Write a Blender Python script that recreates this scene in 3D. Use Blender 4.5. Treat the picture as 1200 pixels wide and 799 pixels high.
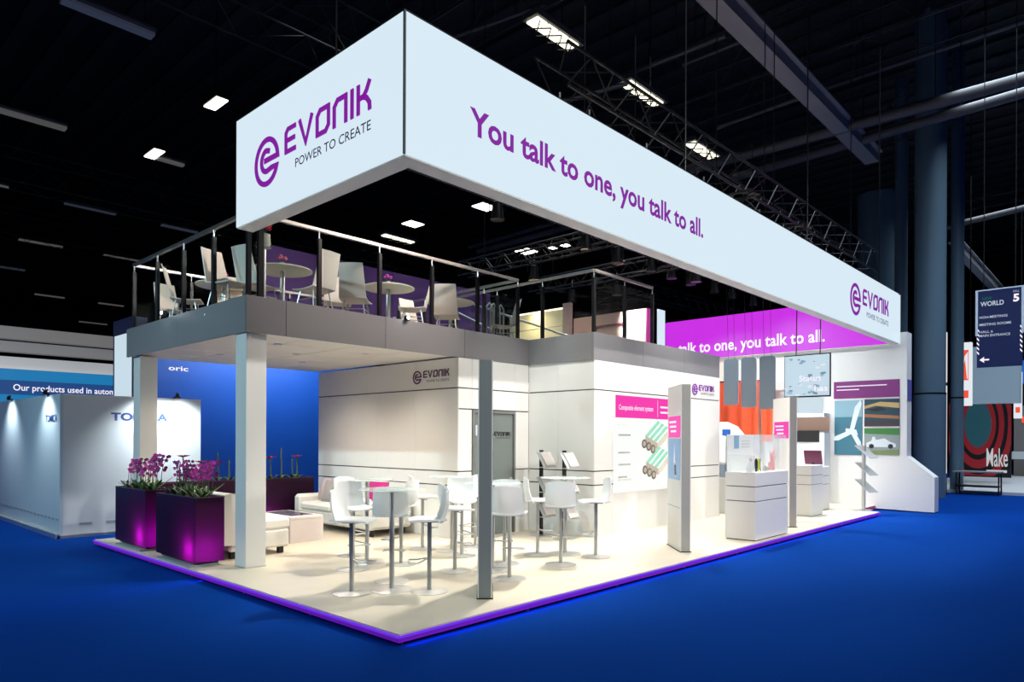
import bpy, math, random
from mathutils import Vector, Matrix
random.seed(7)
PI = math.pi
sc = bpy.context.scene
for o in list(bpy.data.objects):
    bpy.data.objects.remove(o)
COL = sc.collection

# ------------------------------------------------------------------ camera
F, CY, YAW, ROLL, PITCH, CX = 812.43, 514.63, .743, .003993, -.0005878, 607.743
fw = Vector((math.cos(YAW), math.sin(YAW), 0)); rt = Vector((math.sin(YAW), -math.cos(YAW), 0)); up = Vector((0, 0, 1))
fw, up = fw*math.cos(PITCH)+up*math.sin(PITCH), up*math.cos(PITCH)-fw*math.sin(PITCH)
rt, up = rt*math.cos(ROLL)+up*math.sin(ROLL), up*math.cos(ROLL)-rt*math.sin(ROLL)
EYE = Vector((0, 0, 1.75))
cd = bpy.data.cameras.new('camera'); cam = bpy.data.objects.new('camera', cd); COL.objects.link(cam)
cam.matrix_world = Matrix(((rt.x, up.x, -fw.x, 0), (rt.y, up.y, -fw.y, 0), (rt.z, up.z, -fw.z, 1.75), (0, 0, 0, 1)))
cd.sensor_width = 36; cd.lens = F/1200*36; cd.shift_x = (600-CX)/1200; cd.shift_y = (CY-399.5)/1200
cd.clip_end = 300
sc.camera = cam

def hit(px, py, ax, val):
    r = fw+rt*((px-CX)/F)+up*((CY-py)/F); i = 'xyz'.index(ax)
    return EYE+r*((val-EYE[i])/r[i])

# ------------------------------------------------------------------ world, exposure
w = bpy.data.worlds.new('hall_dark'); sc.world = w; w.use_nodes = True
w.node_tree.nodes['Background'].inputs[0].default_value = (.35, .5, .8, 1)
w.node_tree.nodes['Background'].inputs[1].default_value = .004
sc.view_settings.view_transform = 'Standard'; sc.view_settings.look = 'None'
sc.view_settings.exposure = 0; sc.view_settings.gamma = 1; sc.view_settings.use_curve_mapping = False

def area(name, loc, size, power, color, aim=(0, 0, -1), size_y=None, spread=180):
    l = bpy.data.lights.new(name, 'AREA'); l.energy = power; l.color = color; l.size = size; l.spread = math.radians(spread)
    if size_y: l.shape = 'RECTANGLE'; l.size_y = size_y
    o = bpy.data.objects.new(name, l); COL.objects.link(o); o.location = loc
    o.rotation_euler = Vector(aim).to_track_quat('-Z', 'Y').to_euler(); return o
# hall high-bay lighting, kept low, over the aisle
area('hall_light', (5.5, -1.5, 11.5), 9, 230, (.86, .93, 1), size_y=7)
def wash(loc, tgt, power, color, ang=70, soft=.12):  # unseen spots, added to brighten the front and left of the stand
    l = bpy.data.lights.new('aisle_fill', 'SPOT'); l.energy = power; l.color = color; l.spot_size = math.radians(ang); l.spot_blend = .8; l.shadow_soft_size = soft
    o = bpy.data.objects.new('aisle_fill', l); COL.objects.link(o); o.location = loc; o.rotation_euler = (Vector(tgt)-Vector(loc)).to_track_quat('-Z', 'Y').to_euler()
for x_ in (4.5, 8.0, 12.0): wash((x_, -4.5, 7.5), (x_+.8, 6.5, 1.3), 1850, (1, .97, .92), 62)
for y_ in (8.5, 12.5): wash((-6, y_, 7.5), (4, y_-.4, 1.6), 1700, (.60, .90, 1), 60)
area('hall_light', (20, 1.5, 11.5), 10, 900, (.75, .87, 1), size_y=5, spread=112)
area('hall_light', (34, 3, 11.5), 10, 700, (.75, .87, 1), size_y=6, spread=112)
area('hall_light', (12, 12, 11.5), 8, 260, (.9, .95, 1), size_y=6, spread=112)
area('hall_light', (1, 22, 11.5), 8, 450, (.85, .92, 1), size_y=8, spread=112)

# ------------------------------------------------------------------ materials
def mat(name, col, rough=.5, metal=0, emit=None, es=0, noise=0, nscale=8, spec=.5, coat=0, bump=0, alpha=1, trans=0):
    m = bpy.data.materials.new(name); m.use_nodes = True; nt = m.node_tree; b = nt.nodes['Principled BSDF']
    b.inputs['Base Color'].default_value = (*col, 1); b.inputs['Roughness'].default_value = rough
    b.inputs['Metallic'].default_value = metal; b.inputs['Specular IOR Level'].default_value = spec
    b.inputs['Coat Weight'].default_value = coat; b.inputs['Transmission Weight'].default_value = trans
    b.inputs['Alpha'].default_value = alpha
    if emit: b.inputs['Emission Color'].default_value = (*emit, 1); b.inputs['Emission Strength'].default_value = es
    if noise or bump:
        tc = nt.nodes.new('ShaderNodeTexCoord'); n = nt.nodes.new('ShaderNodeTexNoise'); n.inputs['Scale'].default_value = nscale
        n.inputs['Detail'].default_value = 6; nt.links.new(tc.outputs['Object'], n.inputs['Vector'])
        if noise:
            mx = nt.nodes.new('ShaderNodeMix'); mx.data_type = 'RGBA'
            mx.inputs[6].default_value = (*[c*(1-noise) for c in col], 1); mx.inputs[7].default_value = (*[min(1, c*(1+noise)) for c in col], 1)
            nt.links.new(n.outputs['Fac'], mx.inputs[0]); nt.links.new(mx.outputs[2], b.inputs['Base Color'])
        if bump:
            bp = nt.nodes.new('ShaderNodeBump'); bp.inputs['Strength'].default_value = bump; bp.inputs['Distance'].default_value = .01
            nt.links.new(n.outputs['Fac'], bp.inputs['Height']); nt.links.new(bp.outputs[0], b.inputs['Normal'])
    return m
def emi(name, col, s=1):
    return mat(name, (.02, .02, .02), .4, emit=col, es=s, spec=.2)

CARPET = mat('blue_carpet', (.001, .033, .215), 1, noise=.12, nscale=60, spec=.02, bump=.4)
LAMIN = mat('pale_laminate', (.60, .54, .43), .38, noise=.07, nscale=3)
WHITEP = mat('white_panel', (.80, .79, .76), .45, noise=.02, nscale=2)
WHITEC = mat('white_column', (.74, .75, .72), .5)
DARKGAP = mat('dark_joint', (.06, .055, .05), .7)
GREYF = mat('grey_fascia', (.21, .205, .215), .45, noise=.03, nscale=2)
SOFFIT = mat('soffit_tile', (.66, .63, .58), .7, noise=.03, nscale=5)
LBOX = emi('header_lightbox', (.71, .855, .95), .95)
MAGBOX = emi('magenta_lightbox', (.60, .025, .78), 1)
PURPLE = mat('purple_letter', (.20, .004, .33), .5)
PURPLE2 = emi('purple_backlit', (.24, .006, .36), .9)
DPURP = mat('dark_tagline', (.10, .03, .20), .5)
PLUMTXT = mat('plum_print', (.10, .03, .08), .5)
TEXTW = emi('white_letter', (.95, .88, 1), 1)
BEIGEU = mat('beige_return', (.78, .75, .67), .5)
ALU = mat('brushed_metal', (.56, .57, .57), .36, .85)
CHROME = mat('chrome', (.66, .65, .63), .3, .85)
STEELG = mat('grey_stele', (.21, .24, .24), .5)
STELER = mat('pale_stele', (.36, .35, .33), .5)
GLASS = mat('table_glass', (.80, .93, .90), .05, 0, alpha=.38)
PANE = bpy.data.materials.new('railing_glass'); PANE.use_nodes = True
_n = PANE.node_tree; _n.nodes.clear(); _o = _n.nodes.new('ShaderNodeOutputMaterial'); _m = _n.nodes.new('ShaderNodeMixShader'); _t = _n.nodes.new('ShaderNodeBsdfTransparent'); _g = _n.nodes.new('ShaderNodeBsdfGlossy')
_t.inputs[0].default_value = (.93, .97, .97, 1); _g.inputs['Roughness'].default_value = .03; _m.inputs[0].default_value = .025
_n.links.new(_t.outputs[0], _m.inputs[1]); _n.links.new(_g.outputs[0], _m.inputs[2]); _n.links.new(_m.outputs[0], _o.inputs[0])
SHELL = mat('white_shell', (.90, .91, .90), .35)
LEATHER = mat('white_leather', (.70, .68, .63), .45, bump=.15, nscale=30)
PINKC = mat('blush_cushion', (.50, .38, .38), .8, bump=.2, nscale=60)
MAGC = mat('magenta_cushion', (.42, .004, .16), .8)
BLACK = mat('black_plastic', (.012, .012, .014), .45)
BLACKM = mat('black_metal', (.02, .02, .023), .35, .6)
TRUSSM = mat('truss_dark', (.035, .035, .038), .4, .7)
DARKROOF = mat('roof_dark', (.010, .011, .012), .8)
ROOFSTEEL = mat('roof_steel', (.10, .10, .105), .6)
TRUSSFAR = mat('roof_truss_steel', (.03, .03, .032), .7)
ROOFSTEEL2 = mat('roof_steel_pale', (.26, .26, .27), .6)
NAVYW = mat('navy_wall', (.003, .075, .36), .5)
NAVYD = mat('navy_dark', (.002, .008, .07), .5)
TOMW = mat('neighbour_white', (.62, .66, .68), .55)
BLUEL = mat('blue_letter', (.02, .05, .22), .5)
SOIL = mat('soil', (.03, .02, .015), 1)
LEAF = mat('orchid_leaf', (.025, .07, .02), .4)
LEAFL = mat('orchid_leaf_light', (.12, .22, .05), .4)
STEM = mat('orchid_stem', (.05, .08, .03), .6)
PETAL = mat('orchid_petal', (.55, .04, .36), .5)
PETAL2 = mat('orchid_petal_dark', (.26, .02, .20), .5)
REDP = mat('amaryllis_petal', (.45, .01, .04), .5)
CREAMCH = mat('cream_chair', (.84, .72, .64), .45)
CREAMT = mat('cream_table', (.75, .74, .60), .4)
TRAYG = mat('slate_tray', (.12, .10, .13), .25)
LAMPW = emi('lamp_white', (1, .97, .9), 14)
LAMPS = emi('small_spot_lens', (.85, .95, 1), 30)
HIBAY = emi('highbay_panel', (1, .93, .86), 5)
HIBAYY = emi('highbay_warm', (1, .95, .68), 2.5)
TUBE = mat('dead_tube', (.30, .29, .27), .5, emit=(.5, .48, .44), es=.12)
TUBEB = mat('blueish_tube', (.16, .18, .25), .5, emit=(.3, .35, .5), es=.06)  # faint glow put into both tube colours, though the strips are unlit
ORANGE = mat('orange_curtain', (.85, .10, .03), .7)
BLUEGR = mat('blue_grey_acrylic', (.25, .32, .40), .3)
EDGELED = emi('violet_edge_led', (.16, .03, .85), .9)
EDGEPUR = mat('purple_lit_profile', (.16, .02, .35), .35, .2, emit=(.10, .005, .30), es=.8)  # LED light falling on the metal profile is put into colour and emission

# ------------------------------------------------------------------ mesh helpers
class MB:
    def __init__(s): s.v = []; s.f = []
    def add(s, v, f):
        n = len(s.v); s.v += [tuple(a) for a in v]; s.f += [tuple(i+n for i in a) for a in f]; return s
    def box(s, x0, y0, z0, x1, y1, z1, c=0):
        if x1 < x0: x0, x1 = x1, x0
        if y1 < y0: y0, y1 = y1, y0
        if z1 < z0: z0, z1 = z1, z0
        if c <= 0:
            v = [(x, y, z) for z in (z0, z1) for x, y in ((x0, y0), (x1, y0), (x1, y1), (x0, y1))]
            return s.add(v, [(3, 2, 1, 0), (4, 5, 6, 7), (0, 1, 5, 4), (1, 2, 6, 5), (2, 3, 7, 6), (3, 0, 4, 7)])
        rings = []
        for z, k in ((z0, c), (z0+c, 0), (z1-c, 0), (z1, c)):
            rings.append([(x0+c, y0+k, z), (x1-c, y0+k, z), (x1-k, y0+c, z), (x1-k, y1-c, z), (x1-c, y1-k, z), (x0+c, y1-k, z), (x0+k, y1-c, z), (x0+k, y0+c, z)])
        v = [p for r in rings for p in r]; f = [tuple(range(7, -1, -1)), tuple(range(24, 32))]
        for r in range(3):
            for i in range(8):
                j = (i+1) % 8; f.append((r*8+i, r*8+j, r*8+8+j, r*8+8+i))
        return s.add(v, f)
    def obox(s, c, ux, uy, uz, hx, hy, hz):
        c, ux, uy, uz = Vector(c), Vector(ux).normalized(), Vector(uy).normalized(), Vector(uz).normalized()
        v = [c+ux*(a*hx)+uy*(b*hy)+uz*(d*hz) for d in (-1, 1) for a, b in ((-1, -1), (1, -1), (1, 1), (-1, 1))]
        return s.add(v, [(3, 2, 1, 0), (4, 5, 6, 7), (0, 1, 5, 4), (1, 2, 6, 5), (2, 3, 7, 6), (3, 0, 4, 7)])
    def bar(s, p, q, wd, h=None, upv=(0, 0, 1)):
        p, q = Vector(p), Vector(q); d = q-p; L = d.length; d.normalize(); u = Vector(upv)
        if abs(d.dot(u)) > .98: u = Vector((1, 0, 0))
        x = d.cross(u).normalized(); y = x.cross(d)
        return s.obox((p+q)/2, x, y, d, wd/2, (h or wd)/2, L/2)
    def cyl(s, p, q, r, n=12, r2=None):
        p, q = Vector(p), Vector(q); d = (q-p).normalized(); u = Vector((0, 0, 1)) if abs(d.z) < .9 else Vector((1, 0, 0))
        x = d.cross(u).normalized(); y = d.cross(x); r2 = r if r2 is None else r2
        v = [p+(x*math.cos(2*PI*i/n)+y*math.sin(2*PI*i/n))*r for i in range(n)]+[q+(x*math.cos(2*PI*i/n)+y*math.sin(2*PI*i/n))*r2 for i in range(n)]
        f = [(i, (i+1) % n, n+(i+1) % n, n+i) for i in range(n)]+[tuple(range(n-1, -1, -1)), tuple(range(n, 2*n))]
        return s.add(v, f)
    def lathe(s, prof, c=(0, 0, 0), n=24):
        v = []; f = []; m = len(prof)
        for i in range(n):
            a = 2*PI*i/n
            v += [(c[0]+r*math.cos(a), c[1]+r*math.sin(a), c[2]+z) for r, z in prof]
        for i in range(n):
            j = (i+1) % n
            f += [(i*m+k, j*m+k, j*m+k+1, i*m+k+1) for k in range(m-1)]
        if prof[0][0] > 1e-4: f.append(tuple(i*m for i in range(n-1, -1, -1)))
        if prof[-1][0] > 1e-4: f.append(tuple(i*m+m-1 for i in range(n)))
        return s.add(v, f)
    def tube(s, pts, r, n=6):
        for a, b in zip(pts[:-1], pts[1:]): s.cyl(a, b, r, n)
        return s
    def prism(s, pts, o, ux, uy, depth):
        o, ux, uy = Vector(o), Vector(ux), Vector(uy); n_ = ux.cross(uy); k = len(pts)
        v = [o+ux*a+uy*b for a, b in pts]+[o+ux*a+uy*b+n_*depth for a, b in pts]
        return s.add(v, [tuple(range(k-1, -1, -1)), tuple(range(k, 2*k))]+[(i, (i+1) % k, k+(i+1) % k, k+i) for i in range(k)])
    def grid(s, fn, nu, nv, th=0):
        v = [Vector(fn(i/nu, j/nv)) for j in range(nv+1) for i in range(nu+1)]; W = nu+1
        f = [(j*W+i, j*W+i+1, (j+1)*W+i+1, (j+1)*W+i) for j in range(nv) for i in range(nu)]
        if th:
            nrm = [Vector((0, 0, 0)) for _ in v]
            for a in f:
                n_ = (v[a[1]]-v[a[0]]).cross(v[a[3]]-v[a[0]])
                for i in a: nrm[i] += n_
            N = len(v); v2 = [p-n_.normalized()*th for p, n_ in zip(v, nrm)]
            g = [tuple(i+N for i in reversed(a)) for a in f]
            bd = [i for i in range(W)]+[j*W+nu for j in range(1, nv+1)]+[nv*W+i for i in range(nu-1, -1, -1)]+[j*W for j in range(nv-1, 0, -1)]
            side = [(bd[k], bd[k-1], bd[k-1]+N, bd[k]+N) for k in range(len(bd))]
            return s.add(v+v2, f+g+side)
        return s.add(v, f)
    def build(s, name, m, parent=None, smooth=False, world=True, kind=None):
        off = Vector((0, 0, 0)); p = parent
        while p and world: off += p.location; p = p.parent
        me = bpy.data.meshes.new(name); me.from_pydata([Vector(a)-off for a in s.v], [], s.f); me.materials.append(m); me.update()
        if smooth:
            me.shade_smooth() if hasattr(me, 'shade_smooth') else None
            try: me.set_sharp_from_angle(angle=math.radians(40))
            except Exception: pass
        o = bpy.data.objects.new(name, me); COL.objects.link(o); o.parent = parent
        if kind: o['kind'] = kind
        return o
def box(name, m, parent, *a, c=0): return MB().box(*a, c=c).build(name, m, parent)
def tag(o, label, cat, group=None):
    o['label'] = label; o['category'] = cat
    if group: o['group'] = group
    return o
def thing(name, label, cat, loc=(0, 0, 0), rz=0, group=None):
    o = bpy.data.objects.new(name, None); COL.objects.link(o); o.location = loc; o.rotation_euler = (0, 0, rz); o.empty_display_size = .1
    return tag(o, label, cat, group)
def struct(name, loc=(0, 0, 0)):
    o = bpy.data.objects.new(name, None); COL.objects.link(o); o.location = loc; o['kind'] = 'structure'; return o
def sbox(name, m, *a, c=0):
    o = box(name, m, None, *a, c=c); o['kind'] = 'structure'; return o
def copy_tree(o, loc=None, rz=None, parent=None, sc_=None, label=None, group=None):
    c = o.copy(); COL.objects.link(c); c.parent = parent
    if loc is not None: c.location = loc
    if rz is not None: c.rotation_euler = (0, 0, rz)
    if sc_: c.scale = (sc_,)*3
    if label: c['label'] = label
    if group: c['group'] = group
    for ch in list(o.children): copy_tree(ch, parent=c)
    return c
XP, XM, YM, ZU = Vector((1, 0, 0)), Vector((-1, 0, 0)), Vector((0, -1, 0)), Vector((0, 0, 1))

def text(name, body, o, ux, uz, cap, width, m, parent, bold=0, align='L', depth=.004, spacing=1.0):
    cu = bpy.data.curves.new(name, 'FONT'); cu.body = body; cu.size = 1; cu.offset = bold; cu.space_character = spacing
    cu.resolution_u = 3; tmp = bpy.data.objects.new(name, cu); COL.objects.link(tmp)
    bpy.context.view_layer.update()
    me = bpy.data.meshes.new_from_object(tmp.evaluated_get(bpy.context.evaluated_depsgraph_get())); bpy.data.objects.remove(tmp)
    xs = [v.co.x for v in me.vertices]; x0, x1 = min(xs), max(xs)
    sx = width/(x1-x0); sy = cap/.729
    ux, uz = Vector(ux), Vector(uz); n_ = ux.cross(uz); o = Vector(o)
    off = Vector((0, 0, 0)); p = parent
    while p: off += p.location; p = p.parent
    sh = {'L': x0, 'R': x1, 'C': (x0+x1)/2}[align]
    for v in me.vertices:
        v.co = o+ux*((v.co.x-sh)*sx)+uz*(v.co.y*sy)+n_*depth-off
    me.materials.clear(); me.materials.append(m)
    ob = bpy.data.objects.new(name, me); COL.objects.link(ob); ob.parent = parent; return ob

def ribbon(mb, pts, wd, o, ux, uz, s, depth=.01, closed=False):
    P = [Vector(p) for p in pts]; n = len(P); L = []; R = []
    for i in range(n):
        a = P[i-1] if (i or closed) else None; b = P[(i+1) % n] if (i < n-1 or closed) else None
        d1 = (P[i]-a).normalized() if a else None; d2 = (b-P[i]).normalized() if b else None
        if d1 is None: d1 = d2
        if d2 is None: d2 = d1
        n1 = Vector((-d1.y, d1.x)); n2 = Vector((-d2.y, d2.x)); mm = (n1+n2); k = 1
        if mm.length < 1e-4: mm = n1
        else:
            mm.normalize(); k = min(1.6, 1/max(.3, mm.dot(n1)))
        L.append(P[i]+mm*k*wd/2); R.append(P[i]-mm*k*wd/2)
    rng = range(n if closed else n-1); ux, uz, o = Vector(ux), Vector(uz), Vector(o); nn = ux.cross(uz)
    for i in rng:
        j = (i+1) % n
        q = [R[i], R[j], L[j], L[i]]
        f = [o+ux*(p.x*s)+uz*(p.y*s)+nn*depth for p in q]; b = [o+ux*(p.x*s)+uz*(p.y*s) for p in q]
        mb.add(b+f, [(4, 5, 6, 7), (0, 1, 5, 4), (2, 3, 7, 6), (1, 2, 6, 5), (3, 0, 4, 7)])
def arc(cx, cy, r, a0, a1, n=20):
    return [(cx+r*math.cos(math.radians(a0+(a1-a0)*i/n)), cy+r*math.sin(math.radians(a0+(a1-a0)*i/n))) for i in range(n+1)]
def logo(o, ux, uz, cap, m, mt, parent, tagline=True):
    """o = left end of the baseline of the wordmark; cap = letter height; the round emblem stands left of it"""
    o = Vector(o); ux = Vector(ux); uz = Vector(uz); st = .17; x = 0
    let = [(.80, [([(.80, .915), (.22, .915), (.085, .78), (.085, .085), (.80, .085)], 0), ([(.1, .5), (.74, .5)], 0)]),
           (1.0, [([(.07, 1), (.5, .06), (.93, 1)], 0)]),
           (.90, [([(.27, .915), (.815, .915), (.815, .27), (.63, .085), (.085, .085), (.085, .73)], 1)]),
           (.88, [([(.085, 0), (.085, .72), (.28, .915), (.79, .915), (.79, 0)], 0)]),
           (.17, [([(.085, 0), (.085, 1)], 0)]),
           (.80, [([(.085, 0), (.085, 1)], 0), ([(.1, .52), (.38, .54), (.55, .7), (.73, 1)], 0), ([(.3, .54), (.55, .45), (.71, .25), (.73, 0)], 0)])]
    for k, (wd, strokes) in enumerate(let):
        b = MB()
        for pts, cl in strokes: ribbon(b, pts, st, o+ux*(x*cap), ux, uz, cap, closed=bool(cl))
        b.build('letter', m, parent); x += wd+.19
    W = (x-.19)*cap; D = 1.95*cap
    b = MB(); c = o+ux*(-.42*cap-D/2)+uz*(.12*cap)
    ribbon(b, [(-.1, .03), (.2, .03), (.44, .03)]+arc(0, 0, .44, 6, 338, 40)+[(.2, -.16), (.0, -.19)]+arc(0, .02, .21, 250, 100, 14)+[(.03, .215), (.12, .19)], .105, c, ux, uz, D)
    b.build('emblem', m, parent)
    if tagline: text('tagline', 'POWER TO CREATE', o+ux*W+uz*(-.66*cap), ux, uz, .34*cap, W*.86, mt, parent, bold=.006, align='R', depth=.006)
    return W

# ------------------------------------------------------------------ hall shell
sbox('floor', CARPET, -16, -14, -.1, 75, 90, 0)
cl = sbox('ceiling', DARKROOF, -16, -14, 15, 75, 90, 15.3)
sbox('wall_back', mat('hall_wall', (.02, .024, .028), .8), -16, 89, 0, 75, 90, 15)
sbox('wall_right', mat('hall_wall_grey', (.12, .13, .14), .8), 74, -14, 0, 75, 90, 15)
# roof decking ribs (corrugated sheet) as one stuff part of the ceiling
b = MB()
for i in range(60): b.box(-10+i*1.1, -10, 14.88, -9.6+i*1.1, 60, 15)
b.build('roof_rib', mat('rib_dark', (.022, .022, .024), .8), cl, kind='stuff')

# ------------------------------------------------------------------ platform
PX0, PX1, PY0, PY1 = 3.62, 19.39, 4.68, 12.60
pf = thing('booth_platform', 'low raised pale laminate platform with violet glowing edge', 'platform', (PX0, PY0, 0))
box('platform_top', LAMIN, pf, PX0, PY0, .085, 17.4, PY1, .10)
box('platform_top', LAMIN, pf, 17.4, PY0+.55, .085, PX1, PY1, .10)
for a in ((PX0-.005, PY0-.02, .034, 17.4, PY0, .088), (PX0-.02, PY0-.02, .034, PX0, PY1, .088)):
    e = box('edge_profile', EDGEPUR, pf, *a); e['label'] = 'edge profile with purple LED light in its colour'
for a in ((PX0-.03, PY0-.034, .074, 17.4, PY0-.0205, .096), (PX0-.034, PY0-.034, .074, PX0-.0205, PY1, .096)):
    e = box('led_strip', EDGELED, pf, *a); e['label'] = 'violet glowing strip'
e = box('edge_profile', mat('magenta_riser', (.25, .003, .12), .4, emit=(.2, .002, .1), es=.5), pf, 17.4, PY0+.53, .02, PX1, PY0+.549, .1)
e['label'] = 'magenta riser of the set-back end'
box('plinth', BLACK, pf, PX0+.09, PY0+.09, .0, 17.3, PY1-.05, .085)
nf = 0
for i in range(9):
    MB().cyl((PX0+.05+i*1.6, PY0+.03, .0), (PX0+.05+i*1.6, PY0+.03, .085), .012, 8).build('foot', ALU, pf)
for i in range(1, 6):
    MB().cyl((PX0+.03, PY0+.05+i*1.4, .0), (PX0+.03, PY0+.05+i*1.4, .085), .012, 8).build('foot', ALU, pf)
area('edge_glow', (PX0+6.9, PY0-.035, .03), 13.7, 14, (.12, .1, 1), aim=(0, -.6, -1), size_y=.02)
area('edge_glow', (PX0-.035, PY0+3.9, .03), .02, 9, (.12, .1, 1), aim=(-.6, 0, -1), size_y=7.8)

# ------------------------------------------------------------------ suspended header (three sides)
HX0, HX1, HY0, HY1, HZ0, HZ1, HT = 3.62, 18.79, 4.64, 7.69, 4.135, 5.335, .16
hd = thing('suspended_header', 'big white glowing suspended banner box wrapped round the stand front', 'banner', (HX0, HY0, HZ0))
box('front_face', LBOX, hd, HX0+.012, HY0, HZ0, HX1, HY0+.01, HZ1)
box('left_face', LBOX, hd, HX0, HY0+.012, HZ0, HX0+.01, HY1, HZ1)
e = box('corner_seam', mat('seam', (.10, .12, .13), .4), hd, HX0-.004, HY0-.004, HZ0, HX0+.014, HY0+.014, HZ1+.005); e['label'] = 'dark corner seam'
box('frame', BEIGEU, hd, HX0+.011, HY0+.011, HZ0-.012, HX1+.15, HY0+HT+.04, HZ0)
box('frame', BEIGEU, hd, HX0+.011, HY0+HT+.041, HZ0-.012, HX0+HT+.04, HY1, HZ0)
box('frame', BEIGEU, hd, HX1-.02, HY0+HT+.041, HZ0-.012, HX1+.15, 11.13, HZ0)
box('back_face', BEIGEU, hd, HX0+HT, HY0+HT, HZ0, HX1-.02, HY0+HT+.01, HZ1)
box('back_face', BEIGEU, hd, HX0+HT, HY0+HT+.02, HZ0, HX0+HT+.01, HY1, HZ1)
e = box('end_face', MAGBOX, hd, HX1-.01, HY0+HT+.02, HZ0, HX1, 11.13, HZ1); e['label'] = 'magenta glowing inner face'
box('end_cover', LBOX, hd, HX1+.14, HY0, HZ0, HX1+.15, 11.13, HZ1)
box('top_rail', BLACKM, hd, HX0, HY0, HZ1, HX1, HY0+.03, HZ1+.015)
box('top_rail', BLACKM, hd, HX0, HY0+.03, HZ1, HX0+.03, HY1, HZ1+.015)
text('lettering', 'You talk to one, you talk to all.', (4.37, HY0, 4.555), XP, ZU, .25, 4.45, PURPLE2, hd, bold=.026)
text('lettering', 'You talk to one, you talk to all.', (HX1-.01, 5.55, 4.42), YM, ZU, .25, 4.45, TEXTW, hd, bold=.022, align='R') if False else None
text('lettering', 'You talk to one, you talk to all.', (HX1-.01, 6.38, 4.34), YM, ZU, .33, 5.1, TEXTW, hd, bold=.022, align='R')
logo((HX0, 6.60, 4.655), YM, ZU, .272, PURPLE2, DPURP, hd)
logo((15.95, HY0, 4.66), XP, ZU, .35, PURPLE2, DPURP, hd)
for x, y in ((4.6, 7.2), (8.5, HY0+.1), (13, HY0+.1), (17.5, HY0+.1)):
    MB().cyl((x if y > 5 else x, y if y < 5 else y, HZ1), (x, y, 12.5), .012, 6).build('cable', BLACKM, hd)

# ------------------------------------------------------------------ deck columns and upper deck
def white_column(x, y, lab):
    t = thing('support_column', lab, 'column', (x, y, .1)); box('shaft', WHITEC, t, x, y, .1, x+.27, y+.29, 3.075, c=.004)
    box('base_plate', ALU, t, x-.006, y-.006, .1, x+.276, y+.296, .112)
white_column(4.11, 8.44, 'square white column at the front corner of the deck')
white_column(4.14, 12.18, 'square white column behind the orchid planters')
DZ0, DZ1 = 3.08, 3.545
DX0, DY0, DY1 = 4.08, 8.385, 12.62
NX, NY = 9.40, 6.92; EX = 13.92
dk = thing('upper_deck', 'grey fascia upper storey deck carried on white columns', 'deck', (DX0, DY0, DZ0))
def fasc(a0, a1, axis, c, n, flip=0):
    for i in range(n):
        p, q = a0+(a1-a0)*i/n+.003, a0+(a1-a0)*(i+1)/n-.003
        if axis == 'x': box('fascia_panel', GREYF, dk, p, c, DZ0, q, c+.03, DZ1, c=.002)
        else: box('fascia_panel', GREYF, dk, c, p, DZ0, c+.03, q, DZ1, c=.002)
fasc(DX0, 4.62, 'x', DY0, 1); fasc(4.62, NX, 'x', DY0, 3)
fasc(DY0+.03, DY1, 'y', DX0, 2); fasc(NY+.03, DY0, 'y', NX-.02, 1); fasc(NX-.02, EX, 'x', NY, 3)
box('floor_slab', mat('deck_floor', (.35, .28, .24), .6), dk, DX0+.03, DY0+.03, DZ1-.16, EX, DY1, DZ1-.12)
box('floor_slab', GREYF, dk, NX+.01, NY+.03, DZ1-.16, EX, DY0+.03, DZ1-.12)
# soffit tiles with recessed joints
box('soffit_backing', DARKGAP, dk, DX0+.03, DY0+.03, DZ0+.05, 7.7, DY1, DZ0+.06)
sx = (7.67-DX0-.05)/4; sy = (DY1-DY0-.06)/5
for i in range(4):
    for j in range(5):
        box('soffit_tile', SOFFIT, dk, DX0+.04+i*sx+.006, DY0+.04+j*sy+.006, DZ0+.02, DX0+.04+(i+1)*sx-.006, DY0+.04+(j+1)*sy-.006, DZ0+.045)
for i, (x, y) in enumerate(((5.0, 9.3), (6.5, 9.3), (5.0, 11.2), (6.5, 11.2), (5.8, 10.2))):
    t = thing('ceiling_downlight', ['recessed downlight in deck ceiling near front column', 'recessed downlight in deck ceiling near front logo corner', 'recessed downlight in deck ceiling above the back left seat', 'recessed downlight in deck ceiling above the long sofa', 'recessed downlight in the middle of the deck ceiling'][i], 'downlight', (x, y, DZ0+.02), group='downlights under the deck')
    MB().lathe([(.055, 0), (.06, -.008), (.045, -.008)], (x, y, DZ0+.02), 16).build('rim', ALU, t, True)
    MB().cyl((x, y, DZ0+.018), (x, y, DZ0+.013), .044, 14).build('lens', LAMPW, t)
    l = bpy.data.lights.new('bulb', 'SPOT'); l.energy = 95; l.color = (1, .87, .72); l.spot_size = math.radians(140); l.spot_blend = .8; l.shadow_soft_size = .05
    lo = bpy.data.objects.new('bulb', l); COL.objects.link(lo); lo.parent = t; lo.location = (0, 0, -.03)

# ------------------------------------------------------------------ panelled walls
ROWS = [(.1, .965), (.985, 1.20), (1.22, 2.575), (2.595, 3.08)]
def panel_wall(name, axis, c, a0, a1, joints, skip=None, rows=ROWS, z1=3.08):
    s = struct(name, (c if axis == 'y' else a0, a0 if axis == 'y' else c, .1))
    if axis == 'y': box('backing', DARKGAP, s, c+.012, a0+.04, .1, c+.10, a1-.01, z1)
    else: box('backing', DARKGAP, s, a0+.02, c+.012, .1, a1-.01, c+.10, z1)
    js = [a0]+joints+[a1]
    for p, q in zip(js[:-1], js[1:]):
        for z0, z1_ in rows:
            if skip and p >= skip[0]-.01 and q <= skip[1]+.01 and z1_ <= skip[2]+.02: continue
            g0 = .0015
            a = (c, p+g0, z0, c+.014, q-g0, z1_) if axis == 'y' else (p+g0, c, z0, q-g0, c+.014, z1_)
            box('panel', WHITEP, s, *a, c=.001)
    return s
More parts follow.
